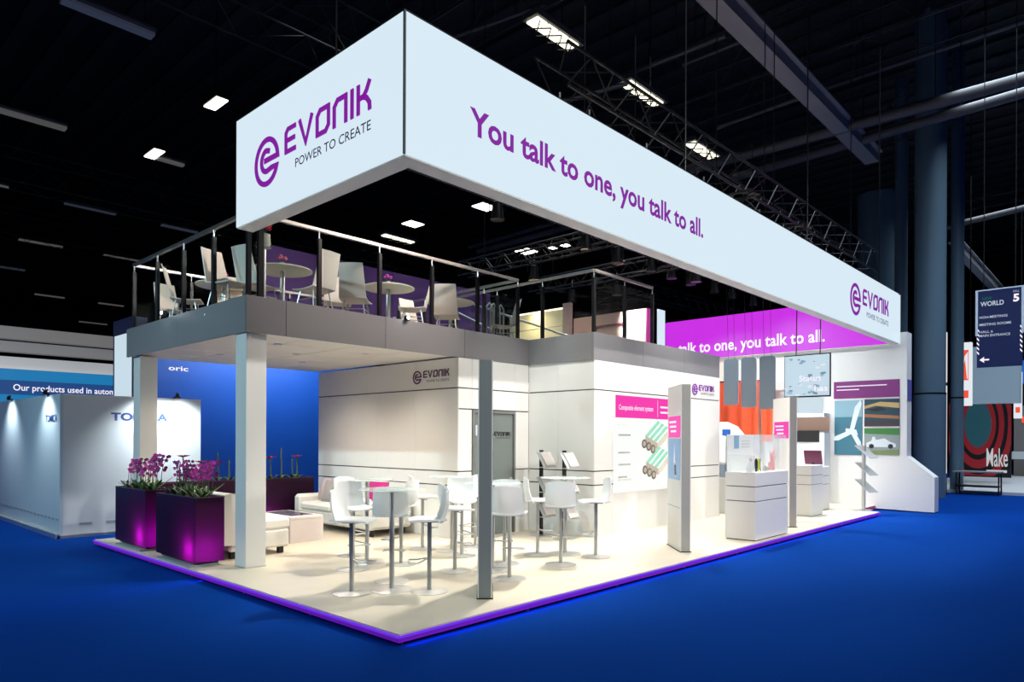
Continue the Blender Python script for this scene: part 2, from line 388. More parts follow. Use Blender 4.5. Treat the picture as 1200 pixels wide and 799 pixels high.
wl = panel_wall('wall_lounge', 'y', 7.67, 8.39, 12.60, [9.5, 10.6, 11.65])
logo((7.67, 9.27, 2.79), YM, ZU, .12, PLUMTXT, PLUMTXT, wl)
wd = panel_wall('wall_front', 'x', 8.39, 7.685, 9.40, [7.98, 9.04], skip=(7.98, 9.04, 2.22), rows=[(.1, .965), (.985, 1.20), (1.22, 2.23), (2.25, 2.575), (2.595, 3.08)])
panel_wall('wall_notch', 'y', 9.40, 6.92, 8.385, [7.7])
wf = panel_wall('wall_poster', 'x', 6.92, 9.415, 13.92, [9.94, 12.36, 13.1])
logo((13.0, 6.92, 2.76), XP, ZU, .12, PURPLE, PLUMTXT, wf)
we = sbox('wall_bay_left', WHITEP, 13.925, 6.921, .101, 13.94, 12.5, 3.075)
box('plinth_line', DARKGAP, wf, 9.41, 6.925, .1, 13.9, 6.93, .115)
# door
d = struct('door_1', (7.98, 8.39, .1))
for a in ((7.985, 8.37, .1, 8.03, 8.45, 2.23), (8.99, 8.37, .1, 9.035, 8.45, 2.23), (8.03, 8.37, 2.185, 8.99, 8.45, 2.23)):
    box('door_frame', mat('door_frame_metal', (.22, .23, .22), .4, .4), d, *a)
DG = mat('door_glass', (.17, .20, .19), .15, 0)
leaf = box('door_leaf', DG, d, 8.035, 8.40, .105, 8.985, 8.42, 2.18)
box('lever', CHROME, leaf, 8.86, 8.36, 1.0, 8.96, 8.385, 1.03); box('lock_plate', CHROME, leaf, 8.90, 8.386, .96, 8.97, 8.399, 1.07)
box('sign_plate', TEXTW, leaf, 8.08, 8.392, 1.80, 8.11, 8.399, 1.98)
logo((8.52, 8.398, 1.80), XP, ZU, .072, BLACK, BLACK, leaf)

# posters -----------------------------------------------------------------
POSTW = emi('poster_white', (.93, .95, .93), 1.0); POSTM = emi('poster_magenta', (.95, .015, .42), .95)
GR1 = mat('print_grey', (.35, .36, .34), .5); GR2 = mat('print_light', (.62, .64, .61), .5)
MINT = mat('print_mint', (.25, .60, .45), .5); TAUPE = mat('print_taupe', (.40, .36, .30), .5); DTA = mat('print_dark', (.12, .10, .08), .5)
pt = thing('product_poster', 'backlit product poster with magenta title band on the front wall', 'poster', (9.96, 6.92, .80))
box('sheet', POSTW, pt, 9.96, 6.900, .81, 12.30, 6.9195, 2.56)
box('title_band', POSTM, pt, 9.99, 6.894, 2.13, 12.30, 6.8995, 2.52)
text('lettering', 'Composite element system', (10.08, 6.893, 2.27), XP, ZU, .095, 1.12, TEXTW, pt, bold=.01)
for k, z in enumerate((2.34, 2.24)): box('print_line', TEXTW, pt, 11.46, 6.889, z, 11.95, 6.893, z+.035)
box('print_line', TEXTW, pt, 11.36, 6.889, 2.17, 11.365, 6.893, 2.48)
for z, wd_, m in ((1.98, .38, GR2), (1.81, .42, GR1), (1.50, .40, GR1), (1.29, .42, GR1), (1.07, .30, GR1), (1.02, .45, GR2)):
    box('print_line', m, pt, 10.08, 6.893, z, 10.08+wd_*.9, 6.899, z+.03)
def profile_pic(x, z, s):
    o = (x, 6.898, z); f = MB().prism([(0, 0), (.42, -.14), (.42, -.02), (0, .12)], o, XP*s, ZU*s, .002).build('picture_piece', TAUPE, pt)
    MB().prism([(.42, -.14), (.85, .12), (.85, .26), (.42, -.02)], o, XP*s, ZU*s, .002).build('picture_piece', mat('print_cream', (.6, .58, .48), .5), pt)
    for k in range(3):
        a, c = k/3, (k+.62)/3
        MB().prism([(.42*a, .12-.14*a), (.42*c, .12-.14*c), (.42*c+.43, .40-.14*c), (.42*a+.43, .40-.14*a)], o, XP*s, ZU*s, .003).build('picture_piece', MINT, pt)
    for k in range(3):
        cx = -.04+k*.15; cz = -.03-k*.05
        MB().prism([(cx+.085*math.cos(t*PI/5), cz+.085*math.sin(t*PI/5)) for t in range(10)], o, XP*s, ZU*s, .005).build('picture_piece', DTA, pt)
        MB().prism([(cx+.05*math.cos(t*PI/5), cz+.05*math.sin(t*PI/5)) for t in range(10)], o, XP*s, ZU*s, .007).build('picture_piece', TAUPE, pt)
profile_pic(10.95, 1.70, 1.0); profile_pic(10.98, 1.22, 1.0)

# ------------------------------------------------------------------ steles on the platform edge
def stele(x, y, lab, poster):
    a = PI/4; t = thing('info_stele', lab, 'display column', (x, y, .1), a, 'grey info steles along the platform edge')
    L, T, Hh = .75, .15, 2.46
    MB().box(0, -T/2+.012, .0, L, T/2-.012, Hh).build('core', STEELG if poster == 0 else STELER, t, world=False)
    MB().box(.002, T/2-.012, .0, L, T/2, Hh).build('face_panel', WHITEP, t, world=False)
    MB().box(.002, -T/2, .0, L, -T/2+.012, Hh).build('face_panel', WHITEP, t, world=False)
    MB().box(-.01, -T/2-.01, .0, L+.01, T/2+.01, .012).build('base_plate', BLACKM, t, world=False)
    if poster:
        y0 = T/2+.001
        MB().box(.03, y0, 1.68, L-.06, y0+.003, 2.0).build('print', POSTM, t, world=False)['label'] = 'magenta title field'
        for k in range(3): MB().box(L-.5, y0+.003, 1.90-.07*k, L-.12-(k*.04), y0+.005, 1.93-.07*k).build('print', TEXTW, t, world=False)
        if poster == 1:
            MB().box(.03, y0, 1.05, L-.06, y0+.003, 1.66).build('print', mat('print_sky', (.30, .50, .80), .5), t, world=False)['label'] = 'sky blue photo'
            MB().prism([(.2, 1.1), (.33, 1.08), (.36, 1.3), (.24, 1.33)], (0, y0+.004, 0), (1, 0, 0), (0, 0, 1), -.002).build('print', GR2, t, world=False)
            MB().prism([(.22, 1.12), (.31, 1.11), (.33, 1.26), (.25, 1.28)], (0, y0+.006, 0), (1, 0, 0), (0, 0, 1), -.002).build('print', BLUEL, t, world=False)
            MB().prism([(.30, 1.3), (.36, 1.3), (.34, 1.58)], (0, y0+.005, 0), (1, 0, 0), (0, 0, 1), -.002).build('print', TEXTW, t, world=False)
        MB().box(.03, y0, .64, L, y0+.001, .645).build('seam', DARKGAP, t, world=False)
    return t
# near edge midpoints; slab runs away at 45 degrees
stele(5.02, 5.075, 'dark grey stele seen edge on, nearest the corner of the platform', 0)
stele(9.13, 5.06, 'pale stele with blue sky photo, standing before the poster wall', 1)
stele(13.13, 5.03, 'pale stele with magenta field, right beside the display counter', 2)

# ------------------------------------------------------------------ bar stools and tables
def make_stool():
    t = thing('bar_stool', '', 'bar stool', (0, 0, .1))
    MB().lathe([(.20, 0), (.20, .006), (.17, .014), (.03, .02), (.026, .022)], n=28).build('base_disc', CHROME, t, True, world=False)
    MB().cyl((0, 0, .018), (0, 0, .44), .024, 14).build('column', ALU, t, True, world=False)
    c = MB().box(-.022, -.018, .40, .022, .018, .755).build('upper_column', ALU, t, world=False)
    MB().tube([(.03, -.02, .36), (.12, -.12, .33), (.22, -.13, .33), (.22, .13, .33), (.12, .12, .33), (.03, .02, .36)], .009, 6).build('footrest', CHROME, t, True, world=False)
    MB().box(-.09, -.07, .75, .09, .07, .762).build('seat_plate', ALU, t, world=False)
    MB().tube([(.02, -.03, .745), (.05, -.14, .74)], .005, 5).build('lift_lever', BLACKM, t, world=False)
    def seat(u, v):
        x = -.17+.39*u; y = (v-.5)*.40*(1-.18*max(0, u-.6)/.4); e = (2*abs(v-.5))**4
        return (x, y, .785+.018*e-.035*max(0, u-.75)*2-.006*math.sin(u*PI))
    MB().grid(seat, 10, 10, .018).build('seat', SHELL, t, True, world=False)
    def back(u, v):
        y = (u-.5)*.42*(1-.10*v); wrap = (2*abs(u-.5))**2.4
        z = .755+.33*v+.02*(1-wrap)*v; x = -.155-.05*math.sin(v*PI*.9)+.01*v-.05*v*v*v+.07*wrap*(1-.3*v)
        return (x, y, z)
    MB().grid(back, 12, 8, -.012).build('backrest', SHELL, t, True, world=False)
    return t
def make_table(r=.36):
    t = thing('bar_table', '', 'bar table', (0, 0, .1))
    MB().lathe([(.235, 0), (.235, .006), (.20, .014), (.035, .022)], n=32).build('base_disc', CHROME, t, True, world=False)
    MB().cyl((0, 0, .02), (0, 0, 1.08), .028, 16).build('column', ALU, t, True, world=False)
    MB().lathe([(.10, 1.078), (.10, 1.088)], n=20).build('top_plate', ALU, t, True, world=False)
    MB().lathe([(r-.01, 1.089), (r, 1.093), (r, 1.098), (r-.008, 1.101)], n=40).build('glass_top', GLASS, t, True, world=False)
    return t
def gp(px, py, z=.1): v = hit(px, py, 'z', z); return (v.x, v.y, z)
st0 = make_stool(); tb0 = make_table()
RT, LF, AW, TO = -.83, 2.31, .74, -2.4
stools = [
 (412, 695, RT-.15, 'white bar stool at far left front, facing right to the nearest glass table'),
 (459, 681, TO+.05+PI, 'white bar stool with its back to us behind the nearest table column'),
 (503, 693, LF+.2, 'white bar stool side on, just right of the nearest table column'),
 (413.5, 667, RT-.9, 'white bar stool with hollow of its shell turned to us, left of the nearest table'),
 (412, 651, RT-.6, 'white bar stool half hidden, hindmost at the left edge of the stool group'),
 (470, 661, LF-.3, 'white bar stool side on, before the sofa end and behind the nearest table'),
 (495, 643, RT+.2, 'white bar stool left of the middle glass table near the wall corner'),
 (533, 669, RT+.25, 'white bar stool side on, facing right, just left of the dark grey stele'),
 (541, 651, TO+.2, 'white bar stool showing its back, left behind the dark grey stele'),
 (557, 640, TO-.7, 'white bar stool hidden largely by the dark grey stele, before the door wall'),
 (597, 678, AW-.25, 'large looking white bar stool with back to us, right of the dark grey stele'),
 (591, 660, TO-.1, 'white bar stool mostly hidden by the stool right of the dark stele'),
 (630, 650, RT+.1, 'white bar stool facing right, behind and left of the rightmost table'),
 (657, 661, AW-.1, 'white bar stool with back to us before the rightmost glass table'),
 (698, 652, LF+.1, 'white bar stool facing left, rightmost of all, by the bright wall corner')]
for i, (px, py, a, lab) in enumerate(stools):
    if i == 0: st0.location = gp(px, py); st0.rotation_euler = (0, 0, a); st0['label'] = lab; st0['group'] = 'white bar stools'
    else: copy_tree(st0, gp(px, py), a, label=lab, group='white bar stools')
tabs = [(459, 691, 'round glass bar table nearest the platform corner'), (430, 658, 'round glass bar table in front of the long sofa'),
        (529.5, 645, 'round glass bar table before the lounge wall corner'), (577, 668, 'round glass bar table with its column hidden by the dark stele'),
        (662, 649, 'round glass bar table rightmost, beside the brochure stands')]
for i, (px, py, lab) in enumerate(tabs):
    if i == 0: tb0.location = gp(px, py); tb0['label'] = lab; tb0['group'] = 'round glass bar tables'
    else: copy_tree(tb0, gp(px, py), 0, label=lab, group='round glass bar tables')

# ------------------------------------------------------------------ brochure stands
def brochure_stand(px, py, lab):
    x, y, _ = gp(px, py); t = thing('brochure_stand', lab, 'stand', (x, y, .1), 0, 'brochure stands in the wall notch')
    MB().lathe([(.19, 0), (.19, .008), (.03, .014)], n=24).build('base_disc', CHROME, t, True, world=False)
    MB().box(-.03, -.02, .01, .03, .02, 1.46).build('post', BLACKM, t, world=False)
    for k, z in enumerate((1.30, .88, .46)):
        s = MB().obox((.02, -.10, z), (1, 0, 0), (0, .55, .83), (0, -.83, .55), .17, .15, .004).build('tray', ALU, t, world=False)
        MB().obox((.02, -.13, z-.13), (1, 0, 0), (0, 1, 0), (0, 0, 1), .17, .05, .006).build('tray_lip', ALU, s, world=False)
        MB().obox((.05, -.115, z+.01), (1, 0, .06), (0, .55, .83), (0, -.83, .55), .12, .13, .003).build('leaflet', mat('leaflet_%d' % k, (.6, .55, .52), .6), s, world=False)
    return t
brochure_stand(634, 627, 'slim brochure stand, left one, beside the door'); brochure_stand(661, 631, 'slim brochure stand, right one, nearer the bright corner')

# ------------------------------------------------------------------ lounge: sofas, coffee table, cushions
s = thing('lounge_sofa', 'long white leather sofa against the lounge wall', 'sofa', (6.73, 9.5, .1))
box('seat_base', LEATHER, s, 6.75, 9.52, .22, 7.62, 11.9, .44, c=.03)
for k in range(2): box('seat_cushion', LEATHER, s, 6.73, 9.68+k*1.02, .43, 7.35, 10.68+k*1.02, .58, c=.045)
box('back', LEATHER, s, 7.30, 9.66, .42, 7.64, 11.75, .86, c=.05)
box('armrest', LEATHER, s, 6.75, 11.72, .23, 7.62, 11.95, .70, c=.05)
e = box('armrest', LEATHER, s, 6.75, 9.50, .23, 7.62, 9.68, .70, c=.04)
for x in (6.85, 7.5):
    for y in (9.62, 11.8): box('leg', BLACK, s, x, y, .1, x+.06, y+.06, .225)
def cushion(name, c, nx, m, lab, s_=.22):
    n_ = Vector(nx).normalized(); r_ = n_.cross(Vector((0, 0, 1))).normalized(); u_ = r_.cross(n_)
    b = MB(); c = Vector(c)
    for sg in (1, -1):
        b.grid(lambda u, v, sg=sg: c+r_*((u-.5)*2*s_)+u_*((v-.5)*2*s_)+n_*(sg*.075*(math.sin(PI*u)*math.sin(PI*v))**.5), 10, 10)
    return tag(b.build(name, m, None, True), lab, 'cushion')
cushion('sofa_cushion', (7.20, 9.95, .78), (-1, -.25, .35), MAGC, 'magenta cushion leaning on the long sofa near its end')
cushion('sofa_cushion', (7.20, 11.55, .78), (-1, .1, .35), PINKC, 'blush cushion against the long sofa by its far armrest')
cushion('sofa_cushion', (7.08, 11.20, .76), (-1, -.1, .35), mat('grey_cushion', (.30, .27, .26), .8), 'greyish cushion next to the blush one on the long sofa')
s = thing('lounge_sofa', 'white leather sofa seen end on behind the front planter', 'sofa', (4.2, 9.15, .1))
box('seat_base', LEATHER, s, 4.24, 9.17, .20, 5.12, 10.9, .46, c=.03)
for k in range(2): box('seat_cushion', LEATHER, s, 4.45, 9.16+k*.87, .45, 5.13, 10.02+k*.87, .62, c=.04)
b = MB(); prof = [(4.16, .3), (4.50, .3), (4.50, .62), (4.47, .82), (4.42, .93), (4.34, .985), (4.24, 1.0), (4.16, .98)]
b.prism([(x, z) for x, z in prof], (0, 10.9, 0), XP, ZU, 1.75)
b.build('back', LEATHER, s)
for x in (4.3, 5.0):
    for y in (9.25, 10.75): box('leg', BLACK, s, x, y, .1, x+.07, y+.07, .205)
t = thing('coffee_table', 'low white box coffee table with dark inset top', 'coffee table', (5.56, 9.94, .1))
TW = mat('blush_white_lacquer', (.66, .60, .58), .35)
box('top', TW, t, 5.56, 9.94, .46, 6.14, 11.0, .51, c=.008)
box('end_panel', TW, t, 5.56, 9.94, .1, 6.14, 9.99, .46); box('end_panel', TW, t, 5.56, 10.95, .1, 6.14, 11.0, .46)
box('side_panel', mat('shaded_side', (.50, .36, .38), .4), t, 5.6, 10.02, .1, 5.62, 10.92, .46)  # shade of the left face put into a darker pink
box('inset', TRAYG, t, 5.66, 10.08, .5105, 6.04, 10.9, .516)
tag(box('bowl_stand', BLACK, None, 5.80, 10.02, .517, 5.83, 10.05, .56), 'tiny black object on the coffee table inset', 'ornament')

# ------------------------------------------------------------------ planters
def planter_material(name):
    m = bpy.data.materials.new(name); m.use_nodes = True; nt = m.node_tree; nt.nodes.clear()
    out = nt.nodes.new('ShaderNodeOutputMaterial'); mx = nt.nodes.new('ShaderNodeMixShader'); tr = nt.nodes.new('ShaderNodeBsdfTranslucent'); pr = nt.nodes.new('ShaderNodeBsdfPrincipled')
    tr.inputs[0].default_value = (.75, .006, .80, 1); pr.inputs['Base Color'].default_value = (.016, .005, .014, 1); pr.inputs['Roughness'].default_value = .25; pr.inputs['Specular IOR Level'].default_value = .12
    mx.inputs[0].default_value = .09; nt.links.new(pr.outputs[0], mx.inputs[1]); nt.links.new(tr.outputs[0], mx.inputs[2]); nt.links.new(mx.outputs[0], out.inputs[0]); return m
PLM = planter_material('smoked_magenta_acrylic')
TRAYM = mat('tray_steel', (.35, .42, .40), .4, .3)
def planter(x0, y0, x1, y1, lab, lamp, power=16, tray=True):
    t = thing('glowing_planter', lab, 'planter', (x0, y0, .1), group='tall magenta lit planters')
    if tray: MB().box(x0-.06, y0+.03, .1, x1-.06, y1-.2, .125).build('base_tray', TRAYM, t); MB().box(x0+.04, y0+.08, .125, x1-.04, y1-.08, .16).build('foot_block', BLACK, t)
    else: MB().box(x0+.04, y0+.06, .1, x1-.04, y1-.06, .155).build('foot_block', BLACK, t)
    z0, z1 = .155, .98
    v = [(x0, y0, z0), (x1, y0, z0), (x1, y1, z0), (x0, y1, z0), (x0, y0, z1), (x1, y0, z1), (x1, y1, z1), (x0, y1, z1)]
    MB().add(v, [(0, 1, 5, 4), (1, 2, 6, 5), (2, 3, 7, 6), (3, 0, 4, 7), (3, 2, 1, 0)]).build('wall_panel', PLM, t)
    box('soil', SOIL, t, x0+.01, y0+.01, z1-.09, x1-.01, y1-.01, z1-.02)
    for a in ((x0-.004, y0-.004, z1-.004, x1+.004, y0+.012, z1+.006), (x0-.004, y1-.012, z1-.004, x1+.004, y1+.004, z1+.006), (x0-.004, y0+.0125, z1-.004, x0+.012, y1-.0125, z1+.006), (x1-.012, y0+.0125, z1-.004, x1+.004, y1-.0125, z1+.006)):
        box('rim', mat('planter_rim', (.05, .02, .04), .3), t, *a)
    l = bpy.data.lights.new('planter_lamp', 'POINT'); l.energy = power; l.color = (1, .1, .95); l.shadow_soft_size = .03
    o = bpy.data.objects.new('planter_lamp', l); COL.objects.link(o); o.parent = t; o.location = Vector(lamp)-t.location
planter(3.73, 10.74, 4.10, 12.00, 'tall plum planter with orchids, the farther of the front two', (3.85, 10.96, .30), 8)
planter(3.70, 8.95, 4.07, 10.25, 'tall plum planter with orchids, the nearer of the front two', (3.82, 9.16, .30), 8)
planter(5.95, 12.20, 7.33, 12.52, 'plum planter against the blue wall by the sofa', (6.3, 12.31, .3), 3, False)
planter(4.52, 12.20, 5.88, 12.52, 'plum planter in the back left corner behind the near orchids', (5.0, 12.31, .3), 2, False)

def leaf_fn(L, Wd, bend, a):
    ca, sa = math.cos(a), math.sin(a)
    def f(u, v):
        wv = Wd*math.sin(PI*min(1, .08+u*.92))**.7*(v-.5); r = L*u*math.cos(bend*u); z = L*u*math.sin(1.25-bend*u)*.9+.25*abs(v-.5)*Wd
        return (r*ca-wv*sa, r*sa+wv*ca, z)
    return f
def make_orchid(seed, petal, h, nfl, lab, stems=3):
    rd = random.Random(seed); t = thing('potted_orchid', lab, 'orchid', (0, 0, .96))
    for k in range(5):
        MB().grid(leaf_fn(rd.uniform(.15, .23), rd.uniform(.04, .06), rd.uniform(.15, .6), k*1.256+rd.uniform(-.3, .3)), 5, 2, .002).build('leaf', LEAF if k % 3 else LEAFL, t, True, world=False)
    for s_ in range(stems):
        a = rd.uniform(0, 6.28); hh = h*rd.uniform(.85, 1.05); pts = []
        for i in range(8):
            q = i/7; r = .02+.10*q**3; pts.append((math.cos(a)*r+s_*.03, math.sin(a)*r, hh*(q-.12*q**3)))
        stm = MB().tube(pts, .0045, 5).build('stem', STEM, t, world=False)
        for j in range(nfl):
            q = .55+.45*j/max(1, nfl-1); i = min(6, int(q*7)); p = Vector(pts[i]).lerp(Vector(pts[i+1]), q*7-i)
            p += Vector((rd.uniform(-.035, .035), rd.uniform(-.035, .035), rd.uniform(-.02, .02)))
            d = Vector((-1+rd.uniform(-.6, .6), -1+rd.uniform(-.6, .6), rd.uniform(-.3, .2))).normalized(); x = d.cross(ZU).normalized(); y = x.cross(d); b = MB()
            for q5 in range(5):
                an = PI/2+q5*2*PI/5; r = .031 if q5 in (1, 4) else .027; dd = x*math.cos(an)+y*math.sin(an); e2 = x*-math.sin(an)+y*math.cos(an)
                pp = [p, p+dd*r*.5+e2*r*.42+d*.004, p+dd*r+e2*r*.22+d*.008, p+dd*r-e2*r*.22+d*.008, p+dd*r*.5-e2*r*.42+d*.004]; b.add(pp, [(0, 1, 2, 3, 4)])
            b.add([p+d*.01+x*.008, p+d*.01+y*.01, p+d*.01-x*.008, p+d*.02-y*.014], [(0, 1, 2, 3)])
            b.build('flower', petal, stm, world=False)
    return t
protos = [make_orchid(1, PETAL, .56, 6, ''), make_orchid(2, PETAL2, .62, 7, ''), make_orchid(5, PETAL, .50, 5, '')]
pos = []
def row(x0, x1, y0, y1, n, lab, grp, zs=(0, 1, 2)):
    for i in range(n):
        q = (i+.5)/n; pos.append((x0+(x1-x0)*(q if x1-x0 > y1-y0 else (.3+.4*(i % 2))), y0+(y1-y0)*(q if y1-y0 >= x1-x0 else (.3+.4*(i % 2))), zs[i % len(zs)], lab, grp))
row(3.75, 4.05, 9.02, 10.2, 8, 'purple orchid growing in the nearer front planter', 'orchids in the nearer front planter')
row(3.78, 4.05, 10.8, 11.95, 7, 'purple orchid growing in the farther front planter', 'orchids in the farther front planter')
used = set()
for x, y, k, lab, grp in pos:
    if k in used: o = copy_tree(protos[k], (x, y, .955), random.uniform(-.7, .7), sc_=random.uniform(.85, 1.12), label=lab, group=grp)
    else:
        o = protos[k]; o.location = (x, y, .955); used.add(k); o['label'] = lab; o['group'] = grp
def make_bud_plant(seed, lab, h, flower):
    rd = random.Random(seed); t = thing('amaryllis_plant', lab, 'flowering plant', (0, 0, .96), group='red flowers in the back planters')
    for k in range(4): MB().grid(leaf_fn(.17, .06, .7, k*1.57+seed), 5, 2, .002).build('leaf', LEAFL if k % 2 else LEAF, t, True, world=False)
    stm = MB().tube([(0, 0, 0), (.01, 0, h*.5), (.0, .01, h)], .012, 6).build('stem', STEM, t, world=False)
    if flower:
        b = MB()
        for k in range(6):
            a = k*PI/3; d_ = Vector((math.cos(a), math.sin(a)*.6, .35)); e2 = Vector((-math.sin(a), math.cos(a), 0)); p = Vector((0, .01, h))
            b.add([p, p+d_*.07+e2*.04, p+d_*.13, p+d_*.07-e2*.04], [(0, 1, 2, 3)])
        b.build('flower', REDP, stm, world=False)
    else: MB().lathe([(.002, h-.02), (.018, h+.02), (.012, h+.08), (0.001, h+.11)], n=8).build('bud', STEM, stm, True, world=False)
    return t
for i, (x, fl, h) in enumerate(((6.22, 0, .42), (6.5, 1, .40), (6.72, 0, .50), (7.05, 1, .42), (6.95, 0, .30), (4.9, 1, .45), (5.2, 1, .35), (5.5, 0, .42), (5.7, 0, .3))):
    make_bud_plant(i, ['tall green budding plant leftmost in the planter by the sofa', 'red flower left of middle in the planter by the sofa', 'tall green budding plant amid the planter by the sofa', 'red flower at right in the planter by the sofa', 'short green plant at right in the planter by the sofa', 'red flower at left in the back corner planter', 'red flower at middle in the back corner planter', 'green budding plant right of middle in the back corner planter', 'short green plant at the right end of the back corner planter'][i], h, fl).location = (x, 12.36, .955)

# ------------------------------------------------------------------ railing of the deck
RZ = 4.60
rl = thing('deck_railing', 'dark post railing with glass panes and metal handrail round the deck', 'railing', (4.12, 8.42, DZ1-.05))
def rail_run(p, q, n, closed=True, first=0, hr=ALU):
    p, q = Vector(p), Vector(q)
    for i in range(first, n+1):
        c = p.lerp(q, i/n); MB().box(c.x-.028, c.y-.028, DZ1-.1, c.x+.028, c.y+.028, RZ-.12, c=.004).build('post', BLACKM, rl)
        MB().cyl((c.x, c.y, RZ-.13), (c.x, c.y, RZ-.02), .011, 8).build('post_pin', ALU, rl)
    for dz in (0,): MB().bar((p.x, p.y, RZ), (q.x, q.y, RZ), .055, .04).build('handrail', hr, rl)
    for i in range(n):
        a, c = p.lerp(q, (i+.07)/n), p.lerp(q, (i+.93)/n)
        d_ = (q-p).normalized(); n_ = Vector((-d_.y, d_.x, 0)); m_ = (a+c)/2; m_.z = (DZ1+RZ-.1)/2
        MB().obox(m_, d_, n_, ZU, (c-a).length/2, .005, (RZ-.15-DZ1)/2).build('glass_pane', PANE, rl)
PALER = mat('pale_handrail', (.45, .42, .40), .35, .7)
rail_run((4.14, 8.45, 0), (9.16, 8.45, 0), 5, hr=PALER)
rail_run((4.14, 8.45, 0), (4.14, 12.45, 0), 4, first=1, hr=mat('dark_handrail', (.10, .10, .10), .4, .6))
MB().box(4.26, 8.42, DZ1-.1, 4.33, 8.48, RZ-.04).build('corner_post', BLACKM, rl)
rail_run((4.14, 12.5, 0), (7.9, 12.5, 0), 4, first=1, hr=PALER)
rail_run((9.16, 8.45, 0), (9.16, 11.9, 0), 4, first=1, hr=PALER)
rail_run((9.46, 6.98, 0), (9.46, 10.4, 0), 3, hr=PALER)
rail_run((9.46, 6.98, 0), (11.3, 6.98, 0), 2, first=1, hr=PALER)
# little uplight spots clamped on the deck edge
for i, (px, py) in enumerate(((192, 368), (477, 374))):
    v = hit(px, py, 'x', 4.04) if i == 0 else hit(px, py, 'y', 8.35)
    t = thing('edge_spotlight', ['small dazzling spotlight on the left edge of the deck', 'small dazzling spotlight on the front edge of the deck'][i], 'spotlight', v)
    MB().box(v.x-.03, v.y-.03, v.z-.02, v.x+.04, v.y+.04, v.z+.05, c=.008).build('housing', BLACKM, t)
    q = Vector((-.04, 0, .01)) if i == 0 else Vector((0, -.04, .01))
    MB().cyl(v+q*.7+Vector((0, 0, .01)), v+q+Vector((0, 0, .01)), .022, 12).build('lens', LAMPS, t)
    l = bpy.data.lights.new('bulb', 'POINT'); l.energy = .7; l.color = (.8, .93, 1); l.shadow_soft_size = .03
    lo = bpy.data.objects.new('bulb', l); COL.objects.link(lo); lo.parent = t; lo.location = q*2.5+Vector((0, 0, .02))

# ------------------------------------------------------------------ deck furniture
DF = DZ1-.12
def make_chair():
    t = thing('deck_chair', '', 'chair', (0, 0, DF))
    def back(u, v): return (-.20-.13*v-.02*math.sin(u*PI), (u-.5)*(.42-.06*v), .46+.50*v)
    MB().grid(back, 6, 6, -.014).build('backrest', CREAMCH, t, True, world=False)
    MB().grid(lambda u, v: (-.21+.43*u, (v-.5)*.42, .455-.02*math.sin(PI*u)+.015*(1-u)), 6, 6, .014).build('seat', CREAMCH, t, True, world=False)
    for sx_ in (-1, 1):
        for sy_ in (-1, 1):
            MB().cyl((.13*sx_, .14*sy_, .44), (.21*sx_, .21*sy_, 0), .010, 8).build('leg', CHROME, t, True, world=False)
    MB().tube([(.16, -.165, .3), (-.16, -.165, .3), (-.16, .165, .3), (.16, .165, .3)], .007, 6).build('stretcher', CHROME, t, world=False)
    return t
def make_deck_table():
    t = thing('deck_table', '', 'table', (0, 0, DF))
    MB().lathe([(.40, .735), (.42, .742), (.42, .755), (.41, .76)], n=36).build('tabletop', CREAMT, t, True, world=False)
    MB().cyl((0, 0, .02), (0, 0, .735), .035, 14).build('column', ALU, t, True, world=False)
    MB().lathe([(.26, 0), (.26, .01), (.04, .025)], n=28).build('base_disc', ALU, t, True, world=False)
    return t
ch0 = make_chair(); dt0 = make_deck_table(); CT = DF+.96
chs = [(204, 330, RT-.6, 'thin looking cream chair leftmost on the deck'), (219, 314, RT+.3, 'big cream chair by the left railing'),
       (268, 290, RT-.4, 'pale chair with high back just left of the deck corner post'), (275, 320, RT-.9, 'small yellowish chair left of the deck corner'),
       (304, 294, AW-.5, 'pink lit chair right behind the deck corner post'), (365, 293, LF-.55, 'leaning cream chair right of the first round deck table'),
       (378, 300, TO+.3, 'cream chair mostly hidden behind the second front railing post'),
       (417, 314, AW, 'square backed cream chair seen from behind, left of middle'), (483, 322, LF+.1, 'cream chair tilted back beside the third round table'),
       (524, 334, AW, 'square backed cream chair seen from behind before the small table'), (590, 348, LF+.3, 'cream chair seen edge on near the stair rail'),
       (500, 342, TO+.9, 'low lying cream chair behind the tilted one')]
for i, (px, py, a, lab) in enumerate(chs):
    v = hit(px, py, 'z', CT)
    if i in (6,): v += Vector((.7, .7, 0))
    if i == 11: v += Vector((.2, .5, 0))
    if v.y < 9: v += Vector((.16, .18, 0))
    if i == 0: o = ch0; o.location = (v.x, v.y, DF); o.rotation_euler = (0, 0, a); o['label'] = lab; o['group'] = 'cream chairs on the deck'
    else: o = copy_tree(ch0, (v.x, v.y, DF), a, label=lab, group='cream chairs on the deck')
tbs = [(331, 316, 'round cream table nearest the deck corner'), (262, 334, 'round table by the left side of the deck'), (455, 337, 'round cream table amid the front chairs'), (528, 354, 'round white table behind a square backed chair')]
VASE = mat('pale_vase', (.5, .45, .38), .4)
